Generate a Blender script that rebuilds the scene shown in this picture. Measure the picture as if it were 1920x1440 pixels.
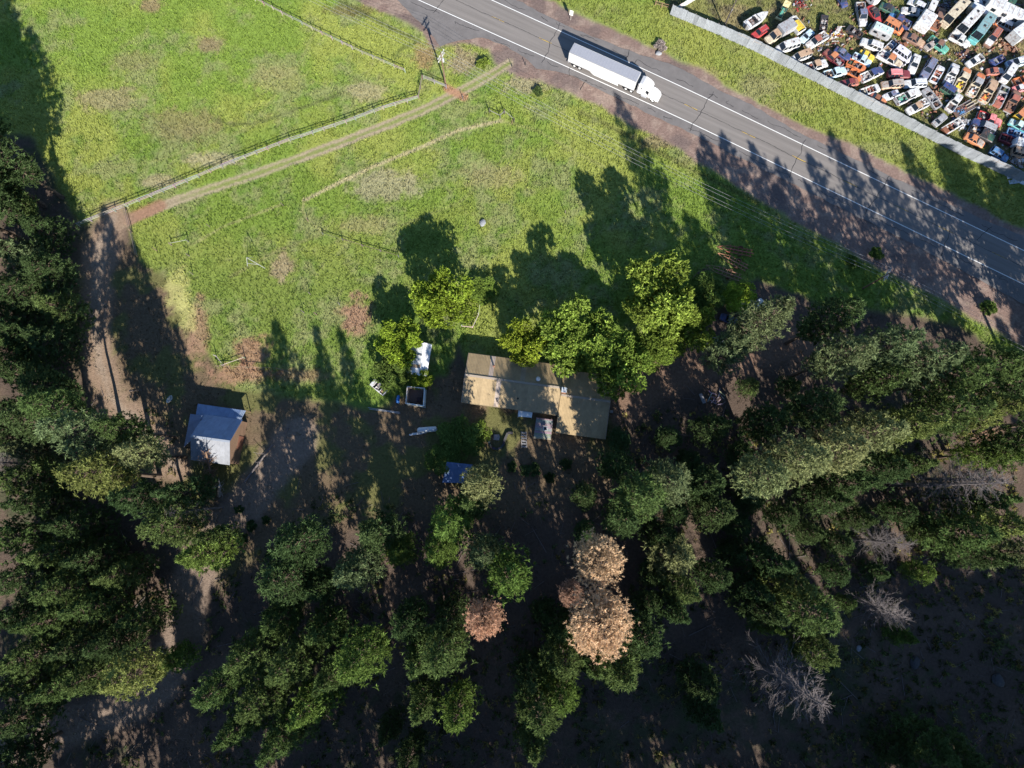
import bpy, math, random
import numpy as np
from mathutils import Vector, Matrix

# ------------------------------------------------------------------ camera, sky, sun, exposure
for o in list(bpy.data.objects):
    bpy.data.objects.remove(o)
SC = bpy.context.scene
COL = SC.collection
R = math.radians
CAM_H, TILT, FPX = 120.0, R(10.0), 1120.0      # drone 120 m up, tipped 10 degrees off straight down
cam_data = bpy.data.cameras.new('camera')
cam_data.sensor_width = 36.0
cam_data.lens = 36.0 * FPX / 1920.0
cam_data.clip_end = 6000.0
cam = bpy.data.objects.new('camera', cam_data)
COL.objects.link(cam)
cam.location = (0, 0, CAM_H)
cam.rotation_euler = (TILT, 0, 0)
SC.camera = cam
SUN_AZ, SUN_EL = R(162.5), R(29.0)             # azimuth clockwise from +Y
to_sun = Vector((math.sin(SUN_AZ) * math.cos(SUN_EL), math.cos(SUN_AZ) * math.cos(SUN_EL), math.sin(SUN_EL)))
world = bpy.data.worlds.new('World')
SC.world = world
world.use_nodes = True
wn = world.node_tree
sky = wn.nodes.new('ShaderNodeTexSky')
sky.sky_type = 'NISHITA'
sky.sun_disc = False
sky.sun_elevation = SUN_EL
sky.sun_rotation = SUN_AZ
sky.air_density = 1.0
sky.dust_density = 0.0
sky.ozone_density = 4.0
bg = wn.nodes['Background']
bg.inputs['Strength'].default_value = 0.075
wn.links.new(sky.outputs[0], bg.inputs[0])
sun_data = bpy.data.lights.new('sun', 'SUN')
sun_data.energy = 5.0
sun_data.angle = R(0.5)
sun_data.color = (1.0, 0.94, 0.84)
sun = bpy.data.objects.new('sun', sun_data)
COL.objects.link(sun)
sun.rotation_euler = (-to_sun).to_track_quat('-Z', 'Y').to_euler()
SC.view_settings.view_transform = 'Standard'
SC.view_settings.look = 'None'
SC.view_settings.gamma = 1.0
SC.view_settings.use_curve_mapping = False
SC.view_settings.exposure = 1.35
SC.render.engine = 'CYCLES'
SC.cycles.max_bounces = 4
SC.cycles.diffuse_bounces = 2
SC.cycles.glossy_bounces = 2
SC.cycles.transparent_max_bounces = 2

rng = np.random.default_rng(7)
random.seed(7)
ct, st = math.cos(TILT), math.sin(TILT)

def P(x, y, z=0.0):
    """survey point (photo pixel) at height z -> place on site in metres"""
    u, v = (x - 960.0) / FPX, (720.0 - y) / FPX
    d = (u, st + v * ct, -ct + v * st)
    s = (z - CAM_H) / d[2]
    return Vector((d[0] * s, d[1] * s, z))

def to_px(X, Y, Z=0.0):
    dz = Z - CAM_H
    dep = Y * st - dz * ct
    up = Y * ct + dz * st
    return 960 + FPX * X / dep, 720 - FPX * up / dep

# ------------------------------------------------------------------ helpers
def tag(o, label=None, cat=None, group=None, kind=None):
    if label: o['label'] = label
    if cat: o['category'] = cat
    if group: o['group'] = group
    if kind: o['kind'] = kind
    return o

def empty(name, loc, rz=0.0, sc=None):
    o = bpy.data.objects.new(name, None)
    COL.objects.link(o)
    o.location = loc
    o.rotation_euler = (0, 0, rz)
    if sc is not None: o.scale = sc
    o.empty_display_size = 0.3
    return o

def link(name, mesh, parent=None, color=None, loc=None, mtx=None):
    o = bpy.data.objects.new(name, mesh)
    COL.objects.link(o)
    if parent is not None: o.parent = parent
    if loc is not None: o.location = loc
    if mtx is not None: o.matrix_basis = mtx
    if color is not None: o.color = (*color, 1.0)
    return o

class MB:
    def __init__(s): s.v, s.f = [], []
    def add(s, vs, fs):
        b = len(s.v)
        s.v += [tuple(p) for p in vs]
        s.f += [tuple(b + i for i in f) for f in fs]
        return s
    def box(s, x0, x1, y0, y1, z0, z1):
        return s.frus(x0, x1, y0, y1, z0, x0, x1, y0, y1, z1)
    def frus(s, x0, x1, y0, y1, z0, X0, X1, Y0, Y1, z1):
        return s.add([(x0,y0,z0),(x1,y0,z0),(x1,y1,z0),(x0,y1,z0),(X0,Y0,z1),(X1,Y0,z1),(X1,Y1,z1),(X0,Y1,z1)],
                     [(3,2,1,0),(4,5,6,7),(0,1,5,4),(1,2,6,5),(2,3,7,6),(3,0,4,7)])
    def prism(s, poly, z0, z1):
        n = len(poly)
        return s.add([(p[0],p[1],z0) for p in poly] + [(p[0],p[1],z1) for p in poly],
                     [tuple(range(n-1,-1,-1)), tuple(range(n,2*n))] + [(i,(i+1)%n,n+(i+1)%n,n+i) for i in range(n)])
    def loft(s, secs):
        k = len(secs[0]); n = len(secs)
        vs = [p for q in secs for p in q]
        fs = [(i*k+j, i*k+(j+1)%k, (i+1)*k+(j+1)%k, (i+1)*k+j) for i in range(n-1) for j in range(k)]
        fs += [tuple(range(k-1,-1,-1)), tuple((n-1)*k+j for j in range(k))]
        return s.add(vs, fs)
    def tube(s, p, q, r0, r1=None, n=6):
        r1 = r0 if r1 is None else r1
        p, q = Vector(p), Vector(q)
        d = (q - p)
        if d.length < 1e-6: return s
        d.normalize()
        a = d.orthogonal().normalized(); b = d.cross(a)
        ring = lambda c, r: [c + (a*math.cos(2*math.pi*i/n) + b*math.sin(2*math.pi*i/n))*r for i in range(n)]
        return s.loft([ring(p, r0), ring(q, r1)])
    def slab(s, quad, t):
        """four points and a thickness along the normal"""
        q = [Vector(p) for p in quad]
        nrm = (q[1]-q[0]).cross(q[3]-q[0]).normalized() * t
        return s.add([p - nrm for p in q] + q, [(3,2,1,0),(4,5,6,7),(0,1,5,4),(1,2,6,5),(2,3,7,6),(3,0,4,7)])
    def mesh(s, name, mat=None, smooth=False):
        m = bpy.data.meshes.new(name)
        m.from_pydata(s.v, [], s.f)
        if mat is not None: m.materials.append(mat)
        if smooth: m.polygons.foreach_set('use_smooth', [True]*len(m.polygons))
        m.update()
        return m
    def build(s, name, mat, parent=None, color=None, smooth=False):
        return link(name, s.mesh(name, mat, smooth), parent, color)

def mesh_tris(name, V, F, mat, tint=None, rgb=None):
    m = bpy.data.meshes.new(name)
    V = np.ascontiguousarray(V, dtype=np.float32); F = np.ascontiguousarray(F, dtype=np.int32)
    k = F.shape[1]
    m.vertices.add(len(V)); m.vertices.foreach_set('co', V.ravel())
    m.loops.add(F.size); m.loops.foreach_set('vertex_index', F.ravel())
    m.polygons.add(len(F))
    m.polygons.foreach_set('loop_start', np.arange(0, F.size, k, dtype=np.int32))
    m.polygons.foreach_set('loop_total', np.full(len(F), k, dtype=np.int32))
    if tint is not None:
        a = m.attributes.new('tint', 'FLOAT', 'POINT'); a.data.foreach_set('value', np.ascontiguousarray(tint, dtype=np.float32))
    if rgb is not None:
        a = m.attributes.new('Col', 'FLOAT_COLOR', 'POINT')
        c = np.ones((len(V), 4), dtype=np.float32); c[:, :3] = rgb
        a.data.foreach_set('color', c.ravel())
    m.materials.append(mat)
    m.update(calc_edges=True)
    m.validate()
    return m

UNIT = {}
def beam(name, parent, p, q, w, h, mat, color=None, up=(0, 0, 1)):
    """a bar from p to q sharing one unit-box mesh; w across, h along up"""
    if mat.name not in UNIT:
        UNIT[mat.name] = MB().box(-.5, .5, -.5, .5, -.5, .5).mesh('bar', mat)
    p, q = Vector(p), Vector(q)
    d = q - p
    x = d.normalized()
    y = Vector(up).cross(x)
    if y.length < 1e-4: y = Vector((0, 1, 0))
    y.normalize(); z = x.cross(y)
    rot = Matrix((x, y, z)).transposed().to_4x4()
    off = Vector((0,0,0)) if parent is None else Vector(parent.location)
    M = Matrix.Translation((p + q)/2 - off) @ rot @ Matrix.Diagonal((d.length, w, h, 1))
    return link(name, UNIT[mat.name], parent, color, mtx=M)

# ------------------------------------------------------------------ materials
def nd(nt, t, **kw):
    n = nt.nodes.new(t)
    for k, v in kw.items():
        if k in n.inputs: n.inputs[k].default_value = v
        else: setattr(n, k, v)
    return n

def material(name, rgb=None, rough=.8, metal=0.0, nscale=3.0, namt=.25, bump=0.0, bscale=None, objcol=False,
             rust=0.0, attr=None, stretch=None, second=None, spec=.3, coat=0.0, rot=None):
    m = bpy.data.materials.new(name); m.use_nodes = True
    nt = m.node_tree; b = nt.nodes['Principled BSDF']
    b.inputs['Roughness'].default_value = rough; b.inputs['Metallic'].default_value = metal
    b.inputs['Specular IOR Level'].default_value = spec
    b.inputs['Coat Weight'].default_value = coat
    tc = nd(nt, 'ShaderNodeTexCoord')
    vec = tc.outputs['Object']
    oi = nd(nt, 'ShaderNodeObjectInfo')
    add = nd(nt, 'ShaderNodeVectorMath', operation='ADD')
    mul = nd(nt, 'ShaderNodeMath', operation='MULTIPLY'); mul.inputs[1].default_value = 57.0
    nt.links.new(oi.outputs['Random'], mul.inputs[0])
    nt.links.new(vec, add.inputs[0]); nt.links.new(mul.outputs[0], add.inputs[1])
    vec = add.outputs[0]
    if stretch:
        mp = nd(nt, 'ShaderNodeMapping'); mp.inputs['Scale'].default_value = stretch
        if rot is not None: mp.vector_type = 'TEXTURE'; mp.inputs['Rotation'].default_value = (0, 0, rot)
        nt.links.new(vec, mp.inputs['Vector']); vec = mp.outputs[0]
    nz = nd(nt, 'ShaderNodeTexNoise', Scale=nscale, Detail=5.0, Roughness=.6)
    nt.links.new(vec, nz.inputs['Vector'])
    if objcol: src = oi.outputs['Color']
    elif attr: src = nd(nt, 'ShaderNodeAttribute', attribute_name=attr).outputs['Color']
    else:
        c = nd(nt, 'ShaderNodeRGB'); c.outputs[0].default_value = (*rgb, 1); src = c.outputs[0]
    if second:
        rp = nd(nt, 'ShaderNodeValToRGB'); rp.color_ramp.elements[0].position = .45; rp.color_ramp.elements[1].position = .6
        nt.links.new(nz.outputs['Fac'], rp.inputs[0])
        mx0 = nd(nt, 'ShaderNodeMix', data_type='RGBA')
        nt.links.new(rp.outputs[0], mx0.inputs[0]); nt.links.new(src, mx0.inputs[6]); mx0.inputs[7].default_value = (*second, 1)
        src = mx0.outputs[2]
    mr = nd(nt, 'ShaderNodeMapRange'); mr.inputs[1].default_value = .25; mr.inputs[2].default_value = .75
    mr.inputs[3].default_value = 1 - namt; mr.inputs[4].default_value = 1 + namt
    nt.links.new(nz.outputs['Fac'], mr.inputs[0])
    hs = nd(nt, 'ShaderNodeVectorMath', operation='SCALE')
    nt.links.new(src, hs.inputs[0]); nt.links.new(mr.outputs[0], hs.inputs['Scale'])
    out = hs.outputs[0]
    if rust:
        n2 = nd(nt, 'ShaderNodeTexNoise', Scale=1.7, Detail=6.0, Roughness=.65)
        nt.links.new(vec, n2.inputs['Vector'])
        rp = nd(nt, 'ShaderNodeValToRGB')
        rp.color_ramp.elements[0].position = .56 - rust*.2; rp.color_ramp.elements[1].position = .66 - rust*.2
        nt.links.new(n2.outputs['Fac'], rp.inputs[0])
        mx = nd(nt, 'ShaderNodeMix', data_type='RGBA')
        fm = nd(nt, 'ShaderNodeMath', operation='MULTIPLY'); fm.inputs[1].default_value = .6
        nt.links.new(rp.outputs[0], fm.inputs[0])
        nt.links.new(fm.outputs[0], mx.inputs[0]); nt.links.new(out, mx.inputs[6]); mx.inputs[7].default_value = (.16, .075, .045, 1)
        out = mx.outputs[2]
    nt.links.new(out, b.inputs['Base Color'])
    if bump:
        bn = nd(nt, 'ShaderNodeTexNoise', Scale=bscale or nscale*4, Detail=4.0)
        nt.links.new(vec, bn.inputs['Vector'])
        bp = nd(nt, 'ShaderNodeBump', Strength=bump, Distance=.1)
        nt.links.new(bn.outputs['Fac'], bp.inputs['Height']); nt.links.new(bp.outputs[0], b.inputs['Normal'])
    return m

def leaf_material(name, trans=.35, attr_rgb=False):
    m = bpy.data.materials.new(name); m.use_nodes = True
    nt = m.node_tree; nt.nodes.remove(nt.nodes['Principled BSDF'])
    out = nt.nodes['Material Output']
    if attr_rgb:
        col = nd(nt, 'ShaderNodeAttribute', attribute_name='Col').outputs['Color']
    else:
        oi = nd(nt, 'ShaderNodeObjectInfo'); at = nd(nt, 'ShaderNodeAttribute', attribute_name='tint')
        sc = nd(nt, 'ShaderNodeVectorMath', operation='SCALE')
        nt.links.new(oi.outputs['Color'], sc.inputs[0]); nt.links.new(at.outputs['Fac'], sc.inputs['Scale'])
        col = sc.outputs[0]
    d = nd(nt, 'ShaderNodeBsdfDiffuse'); t = nd(nt, 'ShaderNodeBsdfTranslucent')
    nt.links.new(col, d.inputs[0]); nt.links.new(col, t.inputs[0])
    mx = nd(nt, 'ShaderNodeMixShader'); mx.inputs[0].default_value = trans
    nt.links.new(d.outputs[0], mx.inputs[1]); nt.links.new(t.outputs[0], mx.inputs[2])
    nt.links.new(mx.outputs[0], out.inputs['Surface'])
    return m

M = dict(
    leaf=leaf_material('foliage'), grass=leaf_material('grass_blades', .3, True),
    bark=material('bark', (.085, .06, .045), .95, nscale=2, namt=.4, bump=.6),
    deadwood=material('dead_wood', (.13, .112, .11), .9, nscale=4, namt=.3),
    greywood=material('weathered_wood', (.30, .27, .25), .9, nscale=5, namt=.3, objcol=False),
    brownwood=material('brown_wood', (.16, .10, .065), .9, nscale=5, namt=.3),
    paint=material('worn_paint', rough=.5, nscale=2.5, namt=.22, objcol=True, rust=.18, spec=.4),
    rusty=material('rusty_paint', rough=.8, nscale=3, namt=.35, objcol=True, rust=.55),
    clean=material('clean_paint', rough=.35, nscale=1, namt=.04, objcol=True, spec=.5),
    plain=material('plain_surface', rough=.8, nscale=4, namt=.25, objcol=True),
    glass=material('dark_glass', (.012, .016, .022), .08, nscale=1, namt=.1, spec=.6),
    rubber=material('rubber', (.02, .02, .021), .85, nscale=6, namt=.2),
    dark=material('dark_metal', (.03, .03, .033), .6, nscale=5, namt=.4),
    chrome=material('bright_metal', (.5, .5, .52), .35, metal=.6, nscale=4, namt=.1),
    galv=material('galvanised_sheet', (.52, .55, .60), .55, metal=.15, nscale=.8, namt=.1, objcol=False),
    tan=material('tan_roof_sheet', (.245, .185, .105), .55, nscale=.6, namt=.1, objcol=False),
    roofcol=material('roof_sheet', rough=.5, nscale=.9, namt=.2, objcol=True),
    wall=material('wall_board', (.32, .29, .24), .85, nscale=2, namt=.12),
    concrete=material('concrete', (.30, .29, .28), .9, nscale=2, namt=.2),
    line_w=material('white_line_paint', (.62, .62, .61), .7, nscale=6, namt=.15),
    line_y=material('yellow_line_paint', (.5, .33, .05), .7, nscale=6, namt=.25),
    crack=material('crack_sealant', (.018, .018, .02), .6, nscale=4, namt=.2),
)
# ------------------------------------------------------------------ ground
def vnoise(x, y, seed=0):
    xi, yi = np.floor(x), np.floor(y)
    fx, fy = x - xi, y - yi
    fx = fx*fx*(3-2*fx); fy = fy*fy*(3-2*fy)
    def h(i, j):
        s = np.sin(i*127.1 + j*311.7 + seed*74.7) * 43758.5453
        return s - np.floor(s)
    a = h(xi, yi); b = h(xi+1, yi); c = h(xi, yi+1); d = h(xi+1, yi+1)
    return (a*(1-fx) + b*fx)*(1-fy) + (c*(1-fx) + d*fx)*fy

def fbm(x, y, seed=0, n=4):
    s = 0; a = .5; tot = 0
    for i in range(n):
        s = s + a*vnoise(x, y, seed + i*13); tot += a
        x = x*2.03 + 5.1; y = y*2.03 + 1.7; a *= .55
    return s / tot

def poly_sd(px, py, poly):
    """signed distance in survey pixels, negative inside"""
    d = np.full(px.shape, 1e9); inside = np.zeros(px.shape, bool)
    n = len(poly)
    for i in range(n):
        ax, ay = poly[i]; bx, by = poly[(i+1) % n]
        ex, ey = bx-ax, by-ay
        t = np.clip(((px-ax)*ex + (py-ay)*ey)/(ex*ex+ey*ey+1e-9), 0, 1)
        d = np.minimum(d, np.hypot(px-ax-t*ex, py-ay-t*ey))
        c = ((ay > py) != (by > py)) & (px < ex*(py-ay)/(ey+1e-12) + ax)
        inside ^= c
    return np.where(inside, -d, d)

def line_d(px, py, pts):
    d = np.full(px.shape, 1e9)
    for (ax, ay), (bx, by) in zip(pts[:-1], pts[1:]):
        ex, ey = bx-ax, by-ay
        t = np.clip(((px-ax)*ex + (py-ay)*ey)/(ex*ex+ey*ey), 0, 1)
        d = np.minimum(d, np.hypot(px-ax-t*ex, py-ay-t*ey))
    return d

def sstep(a, b, x):
    t = np.clip((x-a)/(b-a), 0, 1)
    return t*t*(3-2*t)

FIELD = [(-900,-600),(3200,-600),(3200,900),(1960,700),(1800,610),(1640,580),(1520,560),(1420,520),(1250,640),(1160,735),(900,740),(860,640),
         (830,700),(700,765),(560,745),(450,735),(410,690),(372,640),(338,540),(262,490),(240,402),(150,425),(104,340),(60,250),(-900,240)]
YARD = [(1260,12),(1420,80),(1600,165),(1760,245),(1920,328),(2600,640),(2600,-500),(1100,-500)]
ROAD_AX = [(922,0),(1280,163),(1920,470)], [(785,0),(1280,223),(1810,480)]
# asphalt outline (with its pull-outs) in survey pixels
ASPHALT = [(560,-105),(660,-55),(722,-22),(800,55),(826,88),(850,78),(905,70),(950,88),(990,112),(1005,128),(1062,138),(1120,165),(1210,210),(1300,252),(1400,302),
           (1500,352),(1600,402),(1700,452),(1800,505),(1920,572),(2200,725),(2215,640),(1920,443),(1800,392),(1700,345),(1600,297),(1500,249),
           (1400,192),(1345,168),(1300,140),(1262,122),(1200,102),(1150,84),(1100,64),(1050,42),(1000,16),(960,-5),(900,-36),(760,-108)]
SHOULDER = [(480,-60),(640,-8),(700,15),(750,38),(790,62),(812,92),(870,78),(915,92),(925,120),(955,140),(1000,148),(1080,182),(1130,200),(1175,232),(1225,250),(1290,292),
            (1380,345),(1450,392),(1510,428),(1560,452),(1640,500),(1760,560),(1900,640),(2250,830),(2250,640),(1920,432),(1800,372),(1700,322),(1600,272),
            (1490,230),(1400,180),(1360,160),(1320,132),(1270,110),(1200,78),(1130,45),(1070,18),(1020,-6),(900,-60),(700,-140)]
TRACK = [(955,118),(925,138),(870,168),(790,208),(650,264),(480,326),(330,376),(242,412),(205,432)]
LEFTROAD = [(212,405),(192,450),(182,520),(176,600),(186,680),(205,740),(255,800),(330,870)]
LOWPATH = [(560,820),(470,930),(400,1020),(350,1110),(345,1190),(300,1280),(215,1330),(60,1385),(-200,1440)]
PATH2 = [(940,226),(860,244),(790,276),(700,312),(620,350),(570,376)]

def ground_rgb(X, Y):
    px, py = to_px(X, Y)
    n1 = fbm(X*.05, Y*.05, 1); n2 = fbm(X*.16, Y*.16, 5); n3 = fbm(X*.6, Y*.6, 9); n4 = fbm(X*1.7, Y*1.7, 21, 3)
    wob = (n2-.5)*44 + (n3-.5)*26
    def lay(col, new, w):
        return col + (np.array(new) - col) * np.clip(w, 0, 1)[:, None]
    N = len(X)
    col = np.tile(np.array([.076, .056, .045]), (N, 1))
    col = lay(col, (.112, .080, .060), sstep(.45, .65, n2)*.7)
    col = lay(col, (.046, .056, .028), sstep(.52, .7, n1*.5+n3*.5)*.8)
    grass = np.zeros(N)
    # open ground between the buildings: thin dry grass
    w = 1 - sstep(-25, 40, poly_sd(px, py, [(230,470),(420,560),(700,700),(1150,720),(1180,900),(960,960),(760,960),(520,1000),(420,1080),(330,940),(240,820),(130,640),(150,450)]) + wob)
    col = lay(col, (.125, .09, .055), w*.75); col = lay(col, (.10, .105, .035), w*sstep(.5, .62, n2)*.8)
    grass += w*.35
    # meadow
    f = 1 - sstep(-9, 9, poly_sd(px, py, FIELD) + wob*.5)
    green = np.tile(np.array([.135, .195, .036]), (N, 1))
    green = lay(green, (.20, .228, .054), sstep(.42, .62, n1))
    green = lay(green, (.095, .165, .032), sstep(.5, .68, n2)*.7)
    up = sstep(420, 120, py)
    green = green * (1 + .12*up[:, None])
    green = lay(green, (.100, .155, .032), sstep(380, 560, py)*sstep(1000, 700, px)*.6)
    dry = sstep(.50, .66, n2*.55 + n3*.3 + n4*.15)
    green = lay(green, (.25, .232, .120), dry*.5)
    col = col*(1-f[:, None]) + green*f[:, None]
    grass = np.maximum(grass, f)
    # named dry patches of the meadow
    for (cx, cy, rx, ry, c, s) in ((205,185,70,26,(.24,.20,.12),.8),(345,232,80,34,(.20,.17,.085),.8),(395,82,34,17,(.21,.16,.10),.9),(520,150,60,30,(.26,.23,.11),.6),
                                (285,10,24,16,(.22,.16,.10),.9),(250,115,50,22,(.2,.18,.09),.7),(395,300,60,16,(.30,.26,.17),.8),(300,340,40,14,(.3,.25,.16),.8),
                                (685,172,40,20,(.28,.24,.15),.8),(725,345,75,34,(.29,.25,.17),.75),(920,330,60,26,(.25,.22,.11),.7),(690,420,60,20,(.26,.22,.12),.6),
                                (470,662,46,36,(.25,.145,.10),.95),(455,700,70,24,(.24,.14,.095),.95),(668,592,36,40,(.26,.15,.11),.95),(372,620,22,70,(.24,.15,.10),.9),
                                (560,705,60,16,(.22,.14,.09),.8),(530,500,26,30,(.27,.20,.14),.8),(335,540,26,60,(.33,.32,.12),.8),(350,590,20,40,(.33,.32,.12),.7),
                                (870,115,34,26,(.24,.19,.13),.9),(985,160,46,20,(.27,.23,.15),.9),(795,105,24,26,(.25,.16,.09),.8),(1420,165,46,30,(.24,.20,.16),.8),(1300,135,60,14,(.33,.27,.16),.7),
                                (1480,200,60,18,(.27,.23,.12),.6),(1250,265,70,16,(.2,.15,.1),.8),(1310,300,50,14,(.22,.2,.1),.7),(1640,280,90,14,(.24,.22,.13),.6),(660,20,60,12,(.13,.10,.045),.7)):
        q = np.hypot((px-cx)/rx, (py-cy)/ry) + (n3-.5)*1.1 + (n4-.5)*.7
        col = lay(col, c, (1-sstep(.55, 1.1, q))*s*.9)
    # scrap yard floor
    w = 1 - sstep(-4, 8, poly_sd(px, py, YARD))
    yard = lay(lay(np.tile(np.array([.165, .170, .060]), (N, 1)), (.20, .17, .085), sstep(.45, .62, n2)), (.085, .075, .05), sstep(.56, .7, n3)*.8)
    col = col*(1-w[:, None]) + yard*w[:, None]
    # verge of the far side: yellower grass
    w = (1 - sstep(-6, 10, poly_sd(px, py, [(1020,-8),(1260,12),(1420,80),(1600,165),(1760,245),(1920,328),(1920,430),(1700,320),(1490,230),(1270,108),(1070,18)])+wob*.3))
    col = lay(col, (.20, .215, .055), w*.55)
    # cinder shoulders
    w = 1 - sstep(-4, 5, poly_sd(px, py, SHOULDER) + wob*.30)
    cin = lay(np.tile(np.array([.172, .120, .102]), (N, 1)), (.225, .168, .140), sstep(.45, .65, n3))
    cin = lay(cin, (.11, .085, .08), sstep(.55, .7, n2)*.7)
    col = col*(1-w[:, None]) + cin*w[:, None]
    grass = grass*(1-w)
    # tracks
    d = line_d(px, py, TRACK) + (n3-.5)*4
    col = lay(col, (.225, .185, .125), (1-sstep(7, 11, d))*(.7 + .3*sstep(.45, .55, n1)))
    col = lay(col, (.30, .245, .17), (sstep(2.5, 4, d)-sstep(6.5, 9.5, d))*.6)
    col = lay(col, (.16, .19, .055), (1-sstep(1.5, 4.5, d))*.9*sstep(330, 420, px))
    col = lay(col, (.30, .165, .105), (1-sstep(5, 10, line_d(px, py, [(838,165),(870,182)])))*.9)
    col = lay(col, (.22, .12, .08), (1-sstep(9, 14, line_d(px, py, [(240,412),(300,385)])))*.8)
    grass = grass*sstep(6, 13, d)
    d2 = line_d(px, py, PATH2) + (n3-.5)*3
    col = lay(col, (.33, .29, .17), (1-sstep(1.5, 5, d2))*.95)
    d2 = line_d(px, py, [(940,226),(1010,246),(1070,280),(1130,312)]) + (n3-.5)*3
    col = lay(col, (.23, .24, .09), (1-sstep(1, 4, d2))*.7)
    col = lay(col, (.27, .25, .12), (1-sstep(1, 3, line_d(px, py, [(570,378),(566,396),(606,440)])+ (n3-.5)*2))*.6)
    col = lay(col, (.27, .25, .12), (1-sstep(1, 3, line_d(px, py, [(526,384),(420,424),(366,455)])+ (n3-.5)*2))*.6)
    for ln_, w_, c_, s_ in (([(400,222),(430,233),(475,232),(540,211),(640,176)],3,(.10,.115,.045),.7),([(270,215),(330,250),(345,290)],3,(.15,.15,.08),.5),([(640,4),(700,34),(760,66),(786,78)],4,(.075,.085,.035),.7),
                           ([(740,108),(752,92),(778,80)],3,(.08,.10,.035),.6),([(120,330),(300,300),(470,240),(560,120),(600,40)],3,(.20,.21,.08),.45),([(760,420),(860,380),(960,300),(990,250)],3,(.21,.21,.09),.4),
                           ([(1090,210),(1180,255),(1300,320),(1420,380)],5,(.10,.10,.04),.6),([(430,520),(520,470),(600,440)],3,(.19,.18,.08),.5)):
        dd = line_d(px, py, ln_) + (n3-.5)*5
        col = lay(col, c_, (1-sstep(w_*.4, w_*1.4, dd))*s_)
    d = line_d(px, py, LEFTROAD) + (n2-.5)*26 + (n3-.5)*8
    col = lay(col, (.205, .145, .105), (1-sstep(18, 42, d))*.95)
    col = lay(col, (.23, .18, .14), (1-sstep(4, 14, d))*.8)
    grass = grass*sstep(20, 40, d)
    d = line_d(px, py, LOWPATH) + (n2-.5)*20
    col = lay(col, (.185, .140, .11), (1-sstep(26, 50, d))*.95)
    d = line_d(px, py, [(1160,760),(1240,705),(1340,680),(1480,640),(1560,650)]) + (n2-.5)*24
    col = lay(col, (.155, .100, .072), (1-sstep(20, 50, d))*.9)
    grass = grass*sstep(20, 45, d)
    col = lay(col, (.24, .145, .10), (1-sstep(12, 26, np.hypot(px-1850, py-818)+ (n3-.5)*20))*.9)
    return np.clip(col, .01, 1), np.clip(grass, 0, 1), px, py

def axis(lo, hi, step, far):
    a = np.arange(lo, hi + step/2, step)
    ext = np.array([4, 12, 30, 80, 200, 500, far])
    return np.concatenate([lo - ext[::-1], a, hi + ext])
gx = axis(-126, 126, .5, 2500.0); gy = axis(-58, 118, .5, 2500.0)
GX, GY = np.meshgrid(gx, gy)
gX, gY = GX.ravel(), GY.ravel()
gcol, ggrass, gpx, gpy = ground_rgb(np.clip(gX, -200, 200), np.clip(gY, -120, 200))
nx, ny = len(gx), len(gy)
ii = (np.arange(ny-1)[:, None]*nx + np.arange(nx-1)[None, :]).ravel()
GF = np.stack([ii, ii+1, ii+1+nx, ii+nx], 1)
gz = (fbm(gX*.35, gY*.35, 3, 3)-.5)*.10 - .06
GV = np.stack([gX, gY, gz], 1)
m_ground = material('ground_soil_and_turf', attr='Col', rough=.95, nscale=2.0, namt=.30, bump=1.0, bscale=4.5, spec=.1)
ground = link('ground', mesh_tris('ground', GV, GF, m_ground, rgb=gcol))
tag(ground, 'green meadow, brown dirt tracks and bare forest floor', 'ground', kind='structure')

# ------------------------------------------------------------------ road
def sheet(name, pts, z, mat, parent=None):
    mb = MB()
    n = len(pts)
    mb.v = [(p[0], p[1], z) for p in pts]; mb.f = [tuple(range(n))]
    m = mb.mesh(name, mat)
    import bmesh
    bm = bmesh.new(); bm.from_mesh(m)
    bmesh.ops.triangulate(bm, faces=bm.faces[:])
    for fc in bm.faces:
        if fc.normal.z < 0: fc.normal_flip()
    bm.to_mesh(m); bm.free()
    return link(name, m, parent)

def ribbon(name, pts, w, z, mat, parent=None):
    """flat strip of width w along pts (metres)"""
    L, Rr = [], []
    for i, p in enumerate(pts):
        a = pts[max(0, i-1)]; b = pts[min(len(pts)-1, i+1)]
        d = (Vector((b[0]-a[0], b[1]-a[1]))).normalized()
        nrm = Vector((-d.y, d.x)) * (w(i)/2 if callable(w) else w/2)
        L.append((p[0]+nrm.x, p[1]+nrm.y, z)); Rr.append((p[0]-nrm.x, p[1]-nrm.y, z))
    k = len(pts)
    mb = MB().add(L + Rr, [(k+i, k+i+1, i+1, i) for i in range(k-1)])
    return link(name, mb.mesh(name, mat), parent)

def dens(pts, step):
    out = []
    for a, b in zip(pts[:-1], pts[1:]):
        n = max(1, int((Vector(b)-Vector(a)).length/step))
        out += [tuple(Vector(a).lerp(Vector(b), i/n)) for i in range(n)]
    return out + [tuple(pts[-1])]

m_asphalt = material('asphalt', (.130, .121, .120), .85, nscale=.5, namt=.16, bump=.35, bscale=14, spec=.25)
rp = []
for p in dens([tuple(P(*q)[:2]) for q in ASPHALT] + [tuple(P(*ASPHALT[0])[:2])], 1.2)[:-1]:
    rp.append((p[0] + random.uniform(-.16, .16), p[1] + random.uniform(-.16, .16)))
road = sheet('road', rp, .012, m_asphalt)
tag(road, 'two lane asphalt road with cracked shoulders', 'road', kind='structure')
m_lane = material('worn_lane_asphalt', (.160, .146, .138), .85, nscale=1.3, namt=.2, bump=.3, bscale=14, stretch=(30, 1, 1), rot=R(-27.6), spec=.25)
def wl(px_pts):
    return [tuple(P(*q)[:2]) for q in px_pts]
def extend(pts, a=60, b=60):
    p0, p1 = Vector(pts[0]), Vector(pts[1]); q0, q1 = Vector(pts[-2]), Vector(pts[-1])
    return [tuple(p0 + (p0-p1).normalized()*a)] + pts + [tuple(q1 + (q1-q0).normalized()*b)]
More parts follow.
